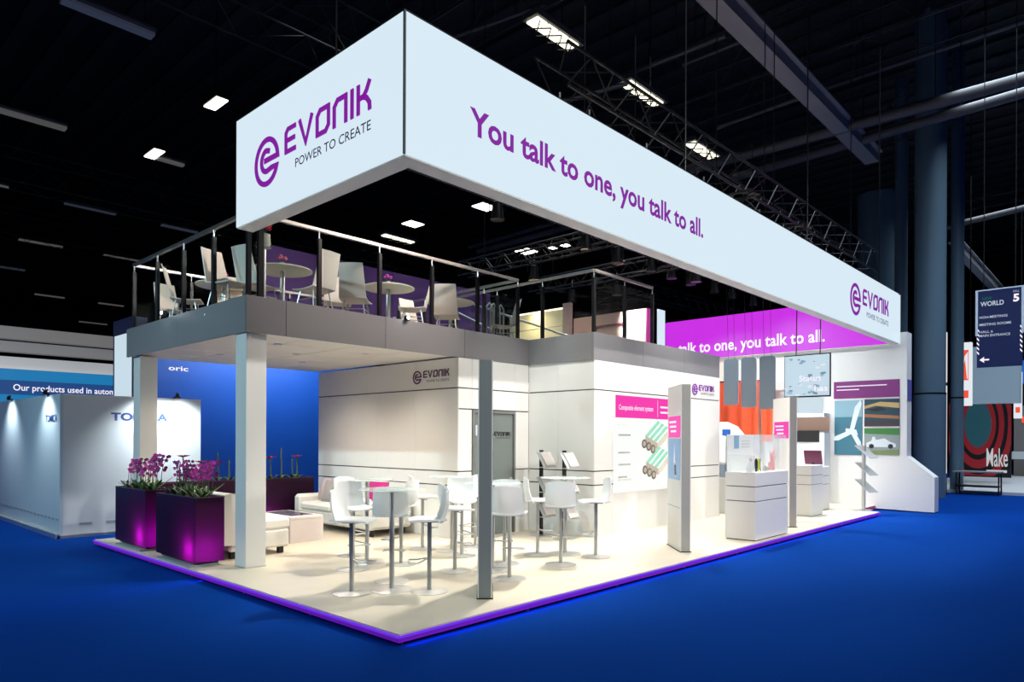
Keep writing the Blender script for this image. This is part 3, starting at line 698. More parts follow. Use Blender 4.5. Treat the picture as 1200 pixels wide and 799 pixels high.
for i, (px, py, lab) in enumerate(tbs):
    v = hit(px, py, 'z', DF+.76)
    if i == 0: dt0.location = (v.x, v.y, DF); dt0['label'] = lab; dt0['group'] = 'round tables on the deck'
    else: copy_tree(dt0, (v.x, v.y, DF), 0, label=lab, group='round tables on the deck')
    if i == 3: continue
    t = thing('flower_vase', ['small vase of pink flowers on the corner deck table', 'small vase on the left deck table', 'small vase of dark pink flowers on the middle deck table'][i], 'vase', (v.x, v.y, DF+.76))
    MB().lathe([(.03, 0), (.045, .03), (.03, .08), (.035, .10)], n=14).build('pot', VASE, t, True, world=False)
    for k in range(5):
        a = k*1.25; p = Vector((.05*math.cos(a), .05*math.sin(a), .16+.02*(k % 2)))
        st_ = MB().cyl((0, 0, .09), p, .003, 5).build('stem', STEM, t, world=False)
        MB().lathe([(.002, -.015), (.026, .0), (.03, .012), (.01, .025)], p, 7).build('flower', PETAL if i else mat('pink_bloom', (.5, .08, .15), .5), st_, True, world=False)
v = hit(309, 292, 'y', 8.62)
t = thing('flower_pot', 'stone flower pot with red blooms high by the deck corner', 'flower pot', (v.x, v.y, DF))
MB().lathe([(.12, 0), (.12, .03), (.03, .04), (.03, .80), (.10, .82)], n=18).build('pedestal', ALU, t, True, world=False)
MB().lathe([(.06, .82), (.09, .87), (.08, .97), (.085, .99)], n=18).build('pot', VASE, t, True, world=False)
for k in range(8):
    a = k*.8; p = Vector((.07*math.cos(a), .07*math.sin(a), 1.07+.03*(k % 3)))
    st_ = MB().cyl((0, 0, .98), p, .003, 5).build('stem', STEM, t, world=False)
    MB().lathe([(.002, -.02), (.035, .0), (.04, .015), (.01, .03)], p, 8).build('flower', REDP, st_, True, world=False)

# purple back screen and upper panels
SCR = mat('purple_fabric', (.045, .007, .10), .7, emit=(.04, .004, .10), es=.25)  # purple light on the cloth put in as weak emission
ps = thing('purple_backdrop', 'dark purple fabric backdrop along the rear of the deck', 'backdrop', (6.4, 12.62, 3.4))
for k in range(4): box('fabric_panel', SCR, ps, 6.45+k*1.55, 12.62, 3.4, 7.99+k*1.55, 12.66, 5.48)
CREAMP = mat('lit_cream_panel', (.75, .66, .42), .5); PINKP = mat('rosy_beige_panel', (.45, .30, .27), .5)
us = thing('upper_partition', 'cream board partition with a light strip behind the stair', 'partition', (14.2, 11.4, 3.4))
for k in range(4): box('board', CREAMP, us, 14.2, 11.45, 3.42+k*.44, 14.24, 13.4, 3.42+k*.44+.425)
box('light_strip', emi('warm_strip', (1, .9, .6), 2.5), us, 14.16, 11.45, 5.17, 14.2, 13.4, 5.2)
box('end_post', PINKP, us, 14.15, 11.2, 3.4, 14.25, 11.45, 5.3)
area('partition_wash', (14.0, 12.4, 5.15), .1, 25, (1, .85, .55), aim=(.25, 0, -1), size_y=1.9)
us = thing('upper_cabin', 'rosy beige upper cabin with dark door frame', 'cabin', (15.7, 9.7, 3.4))
box('cabin_wall', PINKP, us, 15.7, 9.9, 3.4, 15.74, 12.3, 5.2)
box('floor_slab', GREYF, us, 13.95, 9.6, 3.26, 17.6, 12.49, 3.4)
for a in ((15.66, 10.5, 3.4, 15.699, 10.56, 4.85), (15.66, 11.5, 3.4, 15.699, 11.56, 4.85), (15.66, 10.5, 4.85, 15.699, 11.56, 4.9)): box('door_frame', mat('plum_frame', (.10, .01, .05), .4), us, *a)
box('end_panel', emi('magenta_end', (.6, .01, .3), .8), us, 15.7, 9.86, 3.4, 16.0, 9.899, 5.2)
box('lit_end_panel', LBOX, us, 16.01, 9.7, 3.4, 16.35, 9.74, 5.2)
us = thing('magenta_wall_light', 'magenta glowing wall field between partition and cabin', 'light panel', (15.2, 12.4, 3.4))
box('panel', emi('magenta_wall', (.33, .03, .50), .8), us, 15.05, 12.45, 3.4, 15.62, 12.5, 5.1)
st = thing('stair_rail', 'slanting metal stair rail at the end of the deck', 'stair rail', (9.3, 9.6, 3.4))
for a, c in (((9.5, 11.4, 4.75), (9.5, 8.9, 3.6)), ((10.6, 11.2, 4.75), (10.6, 8.0, 3.6))):
    MB().cyl(a, c, .022, 8).build('sloping_rail', ALU, st, True)
for k in range(4): MB().tube([(9.22+.1*k, 9.3, 3.45), (9.22+.1*k, 9.3, 4.25), (9.3+.1*k, 9.3, 4.33), (9.38+.1*k, 9.3, 4.25), (9.38+.1*k, 9.3, 3.45)], .014, 6).build('hoop', ALU, st)

# ------------------------------------------------------------------ display counter with acrylic case
cn = thing('display_counter', 'white display counter with acrylic showcase beside the stele', 'counter', (10.88, 4.78, .1))
rows = [(.115, .735), (.75, .975), (.99, 1.215)]
for z0, z1 in rows:
    box('panel', WHITEP, cn, 10.88, 4.77, z0, 12.22, 5.30, z1, c=.003)
box('recess', DARKGAP, cn, 10.9, 4.79, .1, 12.2, 5.28, 1.2)
ACR = mat('acrylic', (.85, .92, .95), .03, 0, alpha=.22)
cs = box('showcase_back', mat('showcase_white', (.8, .82, .82), .4), cn, 10.90, 5.27, 1.216, 12.2, 5.285, 1.84)
for a in ((10.895, 4.80, 1.216, 10.90, 5.26, 1.5), (12.195, 4.80, 1.216, 12.2, 5.26, 1.84), (11.9, 4.80, 1.216, 11.905, 5.26, 1.84)): box('acrylic_pane', ACR, cn, *a)
box('picture', mat('sky_print', (.25, .45, .62), .5), cn, 11.15, 5.262, 1.6, 11.32, 5.268, 1.82)
for k in range(3): box('print_line', GR2, cn, 11.45, 5.262, 1.72-.05*k, 11.75, 5.268, 1.735-.05*k)
REDB = mat('red_brush', (.75, .12, .14), .6)
t = thing('red_brush_model', 'spiky red fan shaped exhibit in the showcase end', 'exhibit', (12.05, 5.0, 1.217))
for k in range(11):
    a = -1.2+k*.24; p = Vector((12.05+.02*math.sin(k), 5.0, 1.35)); q = p+Vector((.10*math.cos(a), .03*math.sin(3*k), 0))+Vector((.12*math.sin(a), 0, .28*math.cos(a*.6)*(.6+.4*math.cos(k))))
    MB().cyl(p, q, .016, 5, .003).build('spike', REDB, t)
box('foot', REDB, t, 12.0, 4.96, 1.2165, 12.1, 5.04, 1.36)
YEL = mat('yellow_part', (.55, .60, .08), .4)
t = thing('sample_bottle', 'clear rounded sample flask on the counter', 'flask', (11.02, 4.92, 1.217))
MB().lathe([(.06, 0), (.075, .04), (.06, .13), (.025, .17), (.025, .21)], (11.02, 4.92, 1.217), 18).build('body', mat('clear_plastic', (.7, .74, .72), .1, alpha=.6), t, True)
MB().cyl((11.02, 4.92, 1.427), (11.02, 4.92, 1.44), .028, 12).build('lid', GR1, t)
for i, (x, m, lab) in enumerate(((11.22, BLACK, 'black oval exhibit part standing on the counter'), (11.31, YEL, 'yellow exhibit part between the black and white ones'), (11.42, SHELL, 'white oval exhibit part with dark outline on the counter'))):
    t = thing('oval_exhibit', lab, 'exhibit', (x, 4.92, 1.217))
    MB().prism([(.045*math.cos(a*PI/8), .11+.11*math.sin(a*PI/8)) for a in range(16)], (x, 4.925, 1.217), XP, ZU, .02).build('body', m, t)
    b = MB()
    for k in range(16):
        a, c = k*PI/8, (k+1)*PI/8; b.cyl((x+.047*math.cos(a), 4.915, 1.327+.112*math.sin(a)), (x+.047*math.cos(c), 4.915, 1.327+.112*math.sin(c)), .006, 5)
    b.build('outline', BLACK if i != 1 else YEL, t)
t = thing('grey_fitting', 'small grey fitting lying on the counter', 'exhibit', (11.68, 4.95, 1.217))
for k in range(3): MB().cyl((11.6+.07*k, 4.95, 1.217), (11.63+.07*k, 4.93, 1.30-.02*k), .025, 8).build('tube', GR1, t)

def counter(x0, y0, x1, y1, h, lab):
    t = thing('small_counter', lab, 'counter', (x0, y0, .1))
    for z0, z1 in ((.11, h-.42), (h-.41, h-.22), (h-.21, h)): box('panel', WHITEP, t, x0, y0, z0, x1, y1, z1, c=.003)
    box('recess', DARKGAP, t, x0+.01, y0+.01, .1, x1-.01, y1-.01, h-.02)
counter(15.25, 5.45, 15.95, 6.05, 1.2, 'white counter block right of the middle stele group')
counter(16.7, 5.75, 17.3, 6.4, 1.12, 'low white counter under the plum seat back')
t = thing('plum_monitor', 'plum coloured tilted monitor on the low white counter', 'monitor', (16.8, 5.95, 1.12))
MB().obox((16.9, 6.0, 1.34), (0, 1, 0), (1, 0, .3), (-.3, 0, 1), .20, .02, .17).build('screen', mat('plum_lacquer', (.12, .01, .06), .3), t)
box('stand', BLACKM, t, 16.9, 5.98, 1.12, 16.94, 6.02, 1.22)

# literature rack with slanted shelves at the right
x, y, _ = gp(1012, 598)
t = thing('literature_rack', 'slim steel literature rack with three slanted shelves by the end wall', 'stand', (x, y, .1))
box('post', ALU, t, x-.05, y-.03, .1, x+.05, y+.03, 1.62)
box('base_plate', ALU, t, x-.25, y-.15, .1, x+.2, y+.15, .112)
for z in (1.48, 1.08, .68): MB().obox((x, y-.12, z), (1, 0, 0), (-.3, 1, .0), (0, -.45, -.8), .18, .004, .0) if False else MB().obox((x+.02, y-.05, z), (.94, -.34, 0), (.34, .94, .75), (0, -.6, .8), .16, .24, .006).build('shelf', ALU, t)

# ------------------------------------------------------------------ end wall with posters
EW = 19.0
ew = struct('wall_end', (EW, 4.5, .1))
b = MB(); pr_ = [(-12.5, .1), (-3.9, .02), (-3.9, .86), (-4.5, 1.36), (-4.5, 4.42), (-12.5, 4.42)]
b.prism(pr_, (EW, 0, 0), YM, ZU, -.42)
b.build('wall_slab', WHITEP, ew)
WSH = mat('stand_white', (.80, .84, .86), .5)
EP = thing('photo_poster', 'end wall poster with plum title band and three photographs', 'poster', (EW, 4.65, 1.37))
xx = EW-.012
box('title_band', mat('plum_band', (.20, .02, .17), .5), EP, xx, 4.66, 2.83, EW-.001, 6.22, 3.27)
for k, (a, c) in enumerate(((6.15, 4.95), (6.15, 5.6))): box('print_line', TEXTW, EP, xx-.002, c, 3.13-.09*k, xx, a, 3.155-.09*k)
box('photo', mat('photo_teal', (.05, .18, .25), .4), EP, xx, 5.52, 1.37, EW-.001, 6.20, 2.78)['label'] = 'wind turbine photograph'
box('photo_sky', mat('photo_haze', (.25, .42, .50), .4), EP, xx-.001, 5.52, 2.35, xx, 6.20, 2.78)
TB = mat('blade_white', (.72, .78, .80), .4)
def flat(name, pts, m, k=1): MB().prism([(-p[0], p[1]) for p in pts], (xx-.001*k, 0, 0), YM, ZU, .001).build(name, m, EP)
flat('blade', [(5.72, 2.0), (5.82, 2.02), (5.70, 2.6), (5.57, 2.78), (5.53, 2.7)], TB, 3)
flat('blade', [(5.80, 2.02), (5.80, 1.9), (6.1, 1.74), (6.20, 1.74), (6.20, 1.84)], TB, 3)
flat('blade', [(5.78, 1.9), (5.68, 1.94), (5.55, 1.7), (5.52, 1.52), (5.58, 1.52)], TB, 3)
flat('hub', [(5.62, 1.88), (5.92, 1.92), (5.92, 2.06), (5.66, 2.02)], TB, 4)
box('photo', mat('photo_dusk', (.02, .06, .09), .4), EP, xx, 4.66, 2.10, EW-.001, 5.47, 2.79)['label'] = 'airliner at dusk photograph'
flat('cloud', [(4.66, 2.55), (5.2, 2.62), (5.47, 2.55), (5.47, 2.62), (5.1, 2.72), (4.66, 2.68)], mat('cloud_gold', (.55, .38, .15), .5), 2)
flat('glow', [(4.66, 2.28), (5.47, 2.34), (5.47, 2.42), (4.66, 2.36)], mat('glow_orange', (.40, .16, .06), .5), 2)
flat('airliner', [(4.95, 2.52), (5.2, 2.47), (5.42, 2.53), (5.22, 2.56), (5.12, 2.60)], BLACK, 3)
flat('runway', [(4.66, 2.10), (5.47, 2.10), (5.47, 2.24), (4.66, 2.22)], mat('runway', (.06, .04, .05), .5), 2)
box('photo', mat('photo_tarmac', (.28, .32, .32), .4), EP, xx, 4.66, 1.39, EW-.001, 5.47, 2.06)['label'] = 'race car photograph'
flat('verge', [(4.66, 1.88), (5.47, 1.92), (5.47, 2.05), (4.66, 2.05)], mat('verge_green', (.05, .22, .05), .5), 2)
flat('lawn', [(4.66, 1.39), (5.47, 1.39), (5.47, 1.48), (4.66, 1.52)], mat('lawn', (.18, .25, .10), .5), 2)
flat('race_car', [(4.74, 1.58), (5.42, 1.58), (5.42, 1.68), (5.30, 1.74), (5.28, 1.84), (5.22, 1.84), (5.2, 1.76), (5.0, 1.80), (4.88, 1.72), (4.74, 1.66)], TB, 3)
for cyy in (4.86, 5.3): flat('car_wheel', [(cyy+.06*math.cos(a*PI/5), 1.60+.06*math.sin(a*PI/5)) for a in range(10)], BLACK, 4)
tag(box('side_banner', mat('side_banner', (.12, .12, .38), .5), None, EW+.03, 4.485, 2.75, EW+.38, 4.498, 3.25), 'small violet banner on the narrow end of the end wall', 'banner')

# interior behind the front wall: niche screen, orange curtain, hanging panels, television
iw = thing('niche_shelf', 'white niche with peach band and black slot under the television', 'wall niche', (18.6, 6.35, .1))
box('niche_panel', WSH, iw, 18.6, 6.32, .1, 18.98, 7.9, 1.95)
box('black_slot', BLACK, iw, 18.58, 6.45, 1.70, 18.599, 7.35, 2.0)
box('shelf', WSH, iw, 18.55, 6.32, 2.35, 18.98, 7.6, 2.45); box('peach_back', mat('peach', (.75, .50, .38), .6), iw, 18.94, 6.32, 2.0, 18.985, 7.6, 2.35)
sv = tag(box('niche_screen', emi('pale_screen', (.65, .78, .86), .9), None, 18.9, 6.5, 2.46, 18.95, 7.5, 3.0), 'pale screen standing in the niche below the television', 'screen')
oc = thing('orange_curtain', 'pleated orange curtain hanging at the rear of the right bay', 'curtain', (18.5, 7.9, 1.7))
def pleat(y0, y1, zb0, zb1, zt, nm):
    MB().grid(lambda u, v: (18.55+.05*math.sin(u*(y0-y1)*16), y0+(y1-y0)*u, (zb0+(zb1-zb0)*u)*(1-v)+zt*v), 60, 2, .006).build(nm, ORANGE, oc, True)
pleat(9.6, 8.05, 2.0, 1.75, 3.40, 'pleated_cloth'); pleat(7.98, 7.65, 1.7, 1.7, 3.35, 'pleated_cloth')
MB().cyl((18.55, 9.7, 3.41), (18.55, 7.6, 3.38), .02, 8).build('rail', BLACKM, oc)
for i, (a, c, zb) in enumerate(((7.58, 7.22, 2.57), (7.15, 6.78, 2.50), (6.71, 6.34, 2.45))):
    t = thing('hanging_board', ['leftmost of three hanging blue grey rounded panels', 'middle one of three hanging blue grey rounded panels', 'rightmost of three hanging blue grey rounded panels'][i], 'hanging panel', (15.5, c, zb), group='blue grey hanging panels')
    pts = []; r = .07; zt = 3.66
    for cx_, cz_, a0 in ((a-r, zt-r, 0), (c+r, zt-r, 90), (c+r, zb+r, 180), (a-r, zb+r, 270)):
        pts += [(-(cx_+r*math.cos(math.radians(a0+k*22.5))), cz_+r*math.sin(math.radians(a0+k*22.5))) for k in range(5)]
    MB().prism(pts, (15.5, 0, 0), YM, ZU, .03).build('panel', BLUEGR, t)
    for yy in (a-.1, c+.1): MB().cyl((15.5, yy, zt), (15.35, yy, 6.05), .004, 5).build('wire', BLACKM, t)
tv = thing('hanging_television', 'large hanging screen showing a snowy scene and two words', 'television', (15, 5, 2.7))
box('bezel', BLACK, tv, 15.0, 4.985, 2.66, 15.05, 5.945, 3.57)
box('screen', emi('snow_screen', (.58, .74, .85), .95), tv, 14.992, 5.0, 2.69, 14.9995, 5.93, 3.55)
random.seed(3)
for k in range(34):
    yy = random.uniform(5.03, 5.9); zz = random.uniform(2.72, 3.5) if k % 2 else random.uniform(2.72, 2.95); ww = random.uniform(.02, .09)
    c_ = random.choice([(.25, .42, .55), (.8, .88, .95), (.35, .55, .7), (.2, .3, .42)])
    MB().prism([(-yy+ww*math.cos(a*PI/3)*random.uniform(.5, 1), zz+.6*ww*math.sin(a*PI/3)*random.uniform(.4, 1)) for a in range(6)], (14.991-.0004*k*.2, 0, 0), YM, ZU, .0002).build('image_patch', emi('patch%d' % k, c_, .9), tv)
text('lettering', 'Status', (14.985, 5.62, 3.0), YM, ZU, .13, .45, TEXTW, tv, bold=.015)
text('lettering', 'has', (14.985, 5.30, 2.78), YM, ZU, .13, .27, TEXTW, tv, bold=.015)
for yy in (5.2, 5.7): MB().cyl((15.02, yy, 3.57), (15.1, yy, 6.05), .012, 6).build('hanger', BLACKM, tv)
# back wall pieces of the bay, warm coving on top
bw = struct('wall_bay', (13.95, 12.5, .1)); box('wall_slab', WSH, bw, 13.95, 12.5, .1, 19, 12.6, 4.4)
for i, (px, z0, z1, m, lab) in enumerate(((855, .1, 1.5, WSH, 'white round backed booth seat under the orange curtain'), (862, 1.6, 1.8, NAVYW, 'small blue box under the orange curtain'))):
    v = hit(px, 560, 'x', 17.2); yy = v.y
    t = thing(['white_pod', 'blue_box'][i], lab, ['display pod', 'box'][i], (17.2, yy, z0))
    if i == 0:
        MB().lathe([(.5, 0), (.62, .6), (.66, 1.3), (.55, 1.75), (.35, 2.0), (.1, 2.12)], (17.5, yy+.3, .1), 28).build('shell', WSH, t, True)
        MB().lathe([(.64, 1.0), (.675, 1.02), (.675, 1.06), (.65, 1.08)], (17.5, yy+.3, .1), 28).build('band', GR1, t, True)
    else:
        box('body', m, t, 16.7, yy-.05, 1.85, 16.8, yy+.14, 2.02); box('bracket', ALU, t, 16.73, yy+.02, .1, 16.77, yy+.06, 1.85)
t = thing('machine_exhibit', 'grey machine exhibit behind the acrylic showcase', 'exhibit', (14.6, 7.2, .1))
for k, (dy, dz, hh) in enumerate(((0, .9, .5), (.25, 1.1, .6), (.45, .8, .4))):
    MB().cyl((14.7, 6.75+dy, dz), (14.7, 6.75+dy, dz+hh), .11, 12).build('canister', [GR1, GR2, BLUEGR][k], t, True)
box('body', GR2, t, 14.5, 6.6, .1, 15.0, 7.3, .9); box('dark_panel', BLACK, t, 14.48, 6.65, .3, 14.499, 6.95, 1.0)

# ------------------------------------------------------------------ neighbouring stands at the left
tw = thing('neighbour_stand', 'white walled neighbouring stand with blue lettering at left', 'exhibition stand', (3.5, 13.9, 0))
box('front_wall', TOMW, tw, 3.5, 13.9, .02, 5.84, 13.98, 2.5); box('side_wall', mat('side_bluewhite', (.50, .60, .66), .55), tw, 3.45, 13.9, .02, 3.499, 22, 2.5)
box('skirting', ALU, tw, 3.40, 13.86, 0, 5.84, 13.898, .05); box('skirting', ALU, tw, 3.38, 13.86, 0, 3.449, 22, .08)
text('lettering', 'TOMICA', (4.24, 13.899, 2.06), XP, ZU, .14, .98, BLUEL, tw, bold=.045)
text('lettering', 'TOMICA', (3.449, 14.78, 2.02), YM, ZU, .13, .72, BLUEL, tw, bold=.02)
for k in range(5): box('sponsor_mark', GR1, tw, 3.75+k*.42, 13.895, .22, 3.95+k*.42, 13.899, .25)
for k in range(24): box('sponsor_mark', GR1, tw, 3.444, 14.0+k*.24, .30, 3.449, 14.12+k*.24, .33)
for i, (x, y) in enumerate(((3.4, 14.6), (4.9, 13.8), (5.35, 13.8), (3.4, 17.3))):
    t = thing('clip_spotlight', ['clip-on spotlight over the side lettering of the white neighbour stand', 'clip-on spotlight left above the front lettering of the neighbour stand', 'dark clip-on spotlight at right on top of the neighbour stand', 'clip-on spotlight far along the side wall of the neighbour stand'][i], 'spotlight', (x, y, 2.5), group='clip-on spotlights of the neighbour stand')
    box('clamp', BLACKM, t, x-.03, y-.03, 2.5, x+.06, y+.10, 2.53); MB().cyl((x, y-.02, 2.58), (x-.03, y-.10, 2.54), .028, 10, .035).build('head', BLACKM, t, True)
    l = bpy.data.lights.new('bulb', 'SPOT'); l.energy = 80 if i in (0, 3) else 130; l.color = (.85, .95, 1); l.spot_size = math.radians(110); l.spot_blend = .9; l.shadow_soft_size = .06
    lo = bpy.data.objects.new('bulb', l); COL.objects.link(lo); lo.parent = t; lo.location = (-.35, 0, .10) if x < 3.45 else (0, -.45, .10)
    lo.rotation_euler = (Vector((.45, 0, -1)) if x < 3.45 else Vector((0, .5, -1))).to_track_quat('-Z', 'Y').to_euler()
bl = thing('blue_stand_wall', 'tall deep blue wall of the stand behind the lounge', 'exhibition stand', (5.0, 15.9, 0))
box('wall_panel', NAVYW, bl, 5.6, 15.95, 0, 12.5, 16.05, 3.75)
text('lettering', 'oric', (6.0, 15.949, 3.23), XP, ZU, .11, .42, TEXTW, bl, bold=.02)
tq = thing('white_light_tower', 'navy tower with tall white light panel at far left of the deck', 'tower', (4.9, 14.6, 0))
box('tower_body', NAVYD, tq, 4.92, 14.9, 0, 5.2, 16.0, 4.15); box('light_panel', emi('tower_panel', (.66, .82, .92), .85), tq, 4.90, 14.92, 2.2, 4.919, 15.86, 3.83)
area('blue_wall_wash', (8.2, 14.6, 3.9), 3.5, 110, (.55, .75, 1), aim=(0, .9, -1), size_y=.4)
fs = thing('product_sign_wall', 'light blue sign wall with white sentence in the left distance', 'sign', (2, 26, 0))
box('sky_panel', emi('cyan_panel', (.01, .22, .52), .8), fs, -6, 26, 0, 10.2, 26.3, 3.85)
box('blue_band', emi('blue_band', (.012, .07, .26), .8), fs, -6, 25.97, 3.06, 10.2, 25.999, 3.50)
text('lettering', 'Our products used in automotive', (5.2, 25.96, 3.19), XP, ZU, .20, 3.35, TEXTW, fs, bold=.012)
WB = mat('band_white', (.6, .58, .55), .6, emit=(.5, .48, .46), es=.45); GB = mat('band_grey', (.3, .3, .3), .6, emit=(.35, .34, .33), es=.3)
for i, (z0, z1, y, m, lab) in enumerate(((3.9, 4.28, 26.6, WB, 'lowest pale girder band above the distant blue sign'), (4.62, 4.95, 28.2, GB, 'grey girder band above the distant blue sign'), (5.15, 5.55, 29, GB, 'uppermost grey girder band in the left distance'))):
    t = thing('girder_band', lab, 'girder', (2, y, z0)); box('web', m, t, -8, y, z0, 14, y+.2, z1); box('flange', m, t, -8, y-.1, z0-.03, 14, y+.3, z0)

# ------------------------------------------------------------------ right: hall columns, far stand, hanging sign
PIPE = mat('blue_grey_pipe', (.11, .18, .235), .35, .1)
def pipe(x, y, r, z0, z1, lab, light=False):
    t = thing('hall_column', lab, 'column', (x, y, z0), group='round hall columns on the right')
    MB().cyl((x, y, z0), (x, y, 3.2), r, 32).build('lower_sleeve', PIPE, t, True) if z0 < 3 else None
    MB().cyl((x, y, max(z0, 3.2)), (x, y, z1), r*.97, 32).build('shaft', PIPE, t, True)
    MB().cyl((x, y, max(z0, 3.17)), (x, y, max(z0, 3.17)+.05), r*1.01, 32).build('collar', BLACKM, t, True)
    return t
pipe(24.53, 5.18, .45, 0, 15, 'thick blue grey hall column right of the end wall')
pipe(27.3, 4.95, .20, 0, 15, 'thin blue grey hall pipe right of the thick column')
v = hit(1028, 300, 'x', 30)
pipe(30, v.y, .75, 4.5, 11.5, 'thick dark round duct above the right end of the banner')
pipe(28, hit(1056, 300, 'x', 28).y, .22, 0, 15, 'thin dark pipe between the duct and the thick column')
v = hit(1108, 560, 'x', 25.5)
t = thing('vertical_light_tube', 'thin vertical white light tube between the two hall columns', 'light tube', (25.5, v.y, 0))
MB().cyl((25.5, v.y, .7), (25.5, v.y, 5.2), .035, 10).build('tube', emi('tube_white', (1, .95, .95), .9), t)
MB().cyl((25.5, v.y, 0), (25.5, v.y, .7), .04, 10).build('stand', BLACK, t)
MB().cyl((25.5, v.y, 3.5), (25.5, v.y, 3.6), .05, 10).build('clip', BLACK, t)
v0, v1 = hit(1112, 561, 'z', .1), None
MX = 33.0; ya, yb = hit(1112, 520, 'x', MX).y, hit(1185, 520, 'x', MX).y
mk = thing('red_ring_stand', 'far stand with black wall, red rings and the word Make', 'exhibition stand', (MX, yb, 0))
zt = hit(1150, 472, 'x', MX).z
box('black_wall', BLACK, mk, MX, yb, .3, MX+.1, ya, zt)
box('light_floor', mat('pale_floor', (.55, .57, .58), .5), mk, MX-6, yb-3, 0, MX+8, ya+.5, .1)
zt2 = hit(1150, 408, 'x', MX).z
box('overhead_lightbox', mat('pale_blue_box', (.30, .40, .47), .6, emit=(.25, .36, .45), es=.35), mk, MX-.6, yb-.3, zt-.05, MX+.2, ya-.2, zt2)
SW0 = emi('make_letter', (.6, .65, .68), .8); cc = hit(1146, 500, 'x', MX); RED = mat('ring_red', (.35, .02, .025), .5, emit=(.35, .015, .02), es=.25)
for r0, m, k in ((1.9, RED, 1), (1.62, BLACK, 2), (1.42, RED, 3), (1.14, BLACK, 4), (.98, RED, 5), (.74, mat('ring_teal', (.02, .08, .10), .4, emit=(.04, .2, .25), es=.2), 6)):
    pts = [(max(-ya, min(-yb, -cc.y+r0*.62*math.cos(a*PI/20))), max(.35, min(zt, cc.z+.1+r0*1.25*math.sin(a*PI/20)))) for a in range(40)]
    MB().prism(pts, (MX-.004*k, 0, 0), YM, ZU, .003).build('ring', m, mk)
v = hit(1156, 546, 'x', MX-.03); text('lettering', 'Make', v, YM, ZU, .75, v.y-hit(1181, 546, 'x', MX-.03).y, SW0, mk, bold=.008)
v = hit(1156, 551, 'x', MX-.03); box('print_line', SW0, mk, MX-.035, hit(1180, 551, 'x', MX-.03).y, v.z-.08, MX-.03, v.y, v.z+.02)
ORN = emi('orange_sign', (.95, .10, .05), .9); SW = emi('sign_white', (.85, .9, .95), .9)
for i, (pa, pb, pt_, pbm) in enumerate(((1121, 1138, 402, 475), (1188, 1197, 436, 490))):
    X_ = 30.0 if i == 0 else 36.0; a, c = hit(pa, pt_, 'x', X_), hit(pb, pbm, 'x', X_)
    t = thing('blade_light_sign', ['large white blade sign with orange field beside the hall pipe', 'narrow white blade sign with orange field at the right picture edge'][i], 'sign', (X_, c.y, c.z))
    box('lightbox', SW, t, X_, c.y, c.z, X_+.25, a.y, a.z); w_ = a.y-c.y; h_ = a.z-c.z
    box('orange_field', ORN, t, X_-.01, c.y+.18*w_, c.z+.40*h_, X_-.001, a.y-.25*w_, a.z-.12*h_)
    box('orange_field', ORN, t, X_-.01, c.y+.18*w_, c.z+.12*h_, X_-.001, a.y-.25*w_, c.z+.24*h_)
    MB().prism([(-(c.y+.28*w_), c.z+.42*h_), (-(c.y+.22*w_), c.z+.42*h_), (-(c.y+.22*w_), c.z+.85*h_), (-(c.y+.45*w_), c.z+.78*h_), (-(c.y+.55*w_), c.z+.6*h_), (-(c.y+.42*w_), c.z+.74*h_)], (X_-.012, 0, 0), YM, ZU, .004).build('white_curve', SW, t)
    for q in (.1, .9): MB().cyl((X_+.1, c.y+q*w_, a.z), (X_+.1, c.y+q*w_, 14.8), .02, 5).build('wire', BLACKM, t)
# hanging direction sign
SX = 20.0; a, c = hit(1145, 342, 'x', SX), hit(1198, 428, 'x', SX)
sg = thing('direction_sign', 'navy hanging hall direction sign with WORLD and 5', 'sign', (SX, c.y, c.z))
w_, h_ = a.y-c.y, a.z-c.z
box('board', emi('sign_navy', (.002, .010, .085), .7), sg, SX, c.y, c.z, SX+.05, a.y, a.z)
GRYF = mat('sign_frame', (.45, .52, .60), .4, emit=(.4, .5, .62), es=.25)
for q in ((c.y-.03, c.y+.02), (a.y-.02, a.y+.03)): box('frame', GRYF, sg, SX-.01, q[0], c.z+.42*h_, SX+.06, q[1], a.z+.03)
box('frame', GRYF, sg, SX-.01, c.y, a.z, SX+.06, a.y, a.z+.03)
def sy(f): return a.y-f*w_
def sz(f): return a.z-f*h_
SL = emi('sign_letter', (.6, .68, .8), .8)
text('lettering', 'NEW', (SX-.002, sy(.12), sz(.125)), YM, ZU, .045*h_, .22*w_, emi('sign_green', (.0, .12, .08), .8), sg, bold=.02)
text('lettering', 'WORLD', (SX-.002, sy(.08), sz(.20)), YM, ZU, .062*h_, .52*w_, SL, sg, bold=.02)
text('lettering', '5', (SX-.002, sy(.80), sz(.175)), YM, ZU, .095*h_, .13*w_, TEXTW, sg, bold=.04)
text('lettering', 'HALL', (SX-.002, sy(.80), sz(.06)), YM, ZU, .028*h_, .13*w_, SL, sg)
for tx, q, wd_ in (('NON-MEETINGS', .36, .62), ('MEETING ROOMS', .455, .70), ('HALL 6', .55, .30), ('MAIN ENTRANCE', .60, .68)):
    text('lettering', tx, (SX-.002, sy(.06), sz(q)), YM, ZU, .032*h_, wd_*w_, SL, sg, bold=.01)
MB().prism([(-sy(.06), sz(.90)), (-sy(.17), sz(.94)), (-sy(.16), sz(.91)), (-sy(.28), sz(.91)), (-sy(.28), sz(.89)), (-sy(.16), sz(.89)), (-sy(.17), sz(.86))][::1], (SX-.001, 0, 0), YM, ZU, .003).build('arrow', TEXTW, sg)
for sd in (0, 1):
    for k in range(6):
        y_ = sy(0.0) if sd == 0 else sy(.95); z_ = sz(.48+.06*k)
        MB().prism([(-y_, z_), (-y_+.05*w_, z_-.03*h_), (-y_+.05*w_, z_-.055*h_), (-y_, z_-.025*h_)], (SX-.001, 0, 0), YM, ZU, .003).build('stripe', TEXTW, sg)
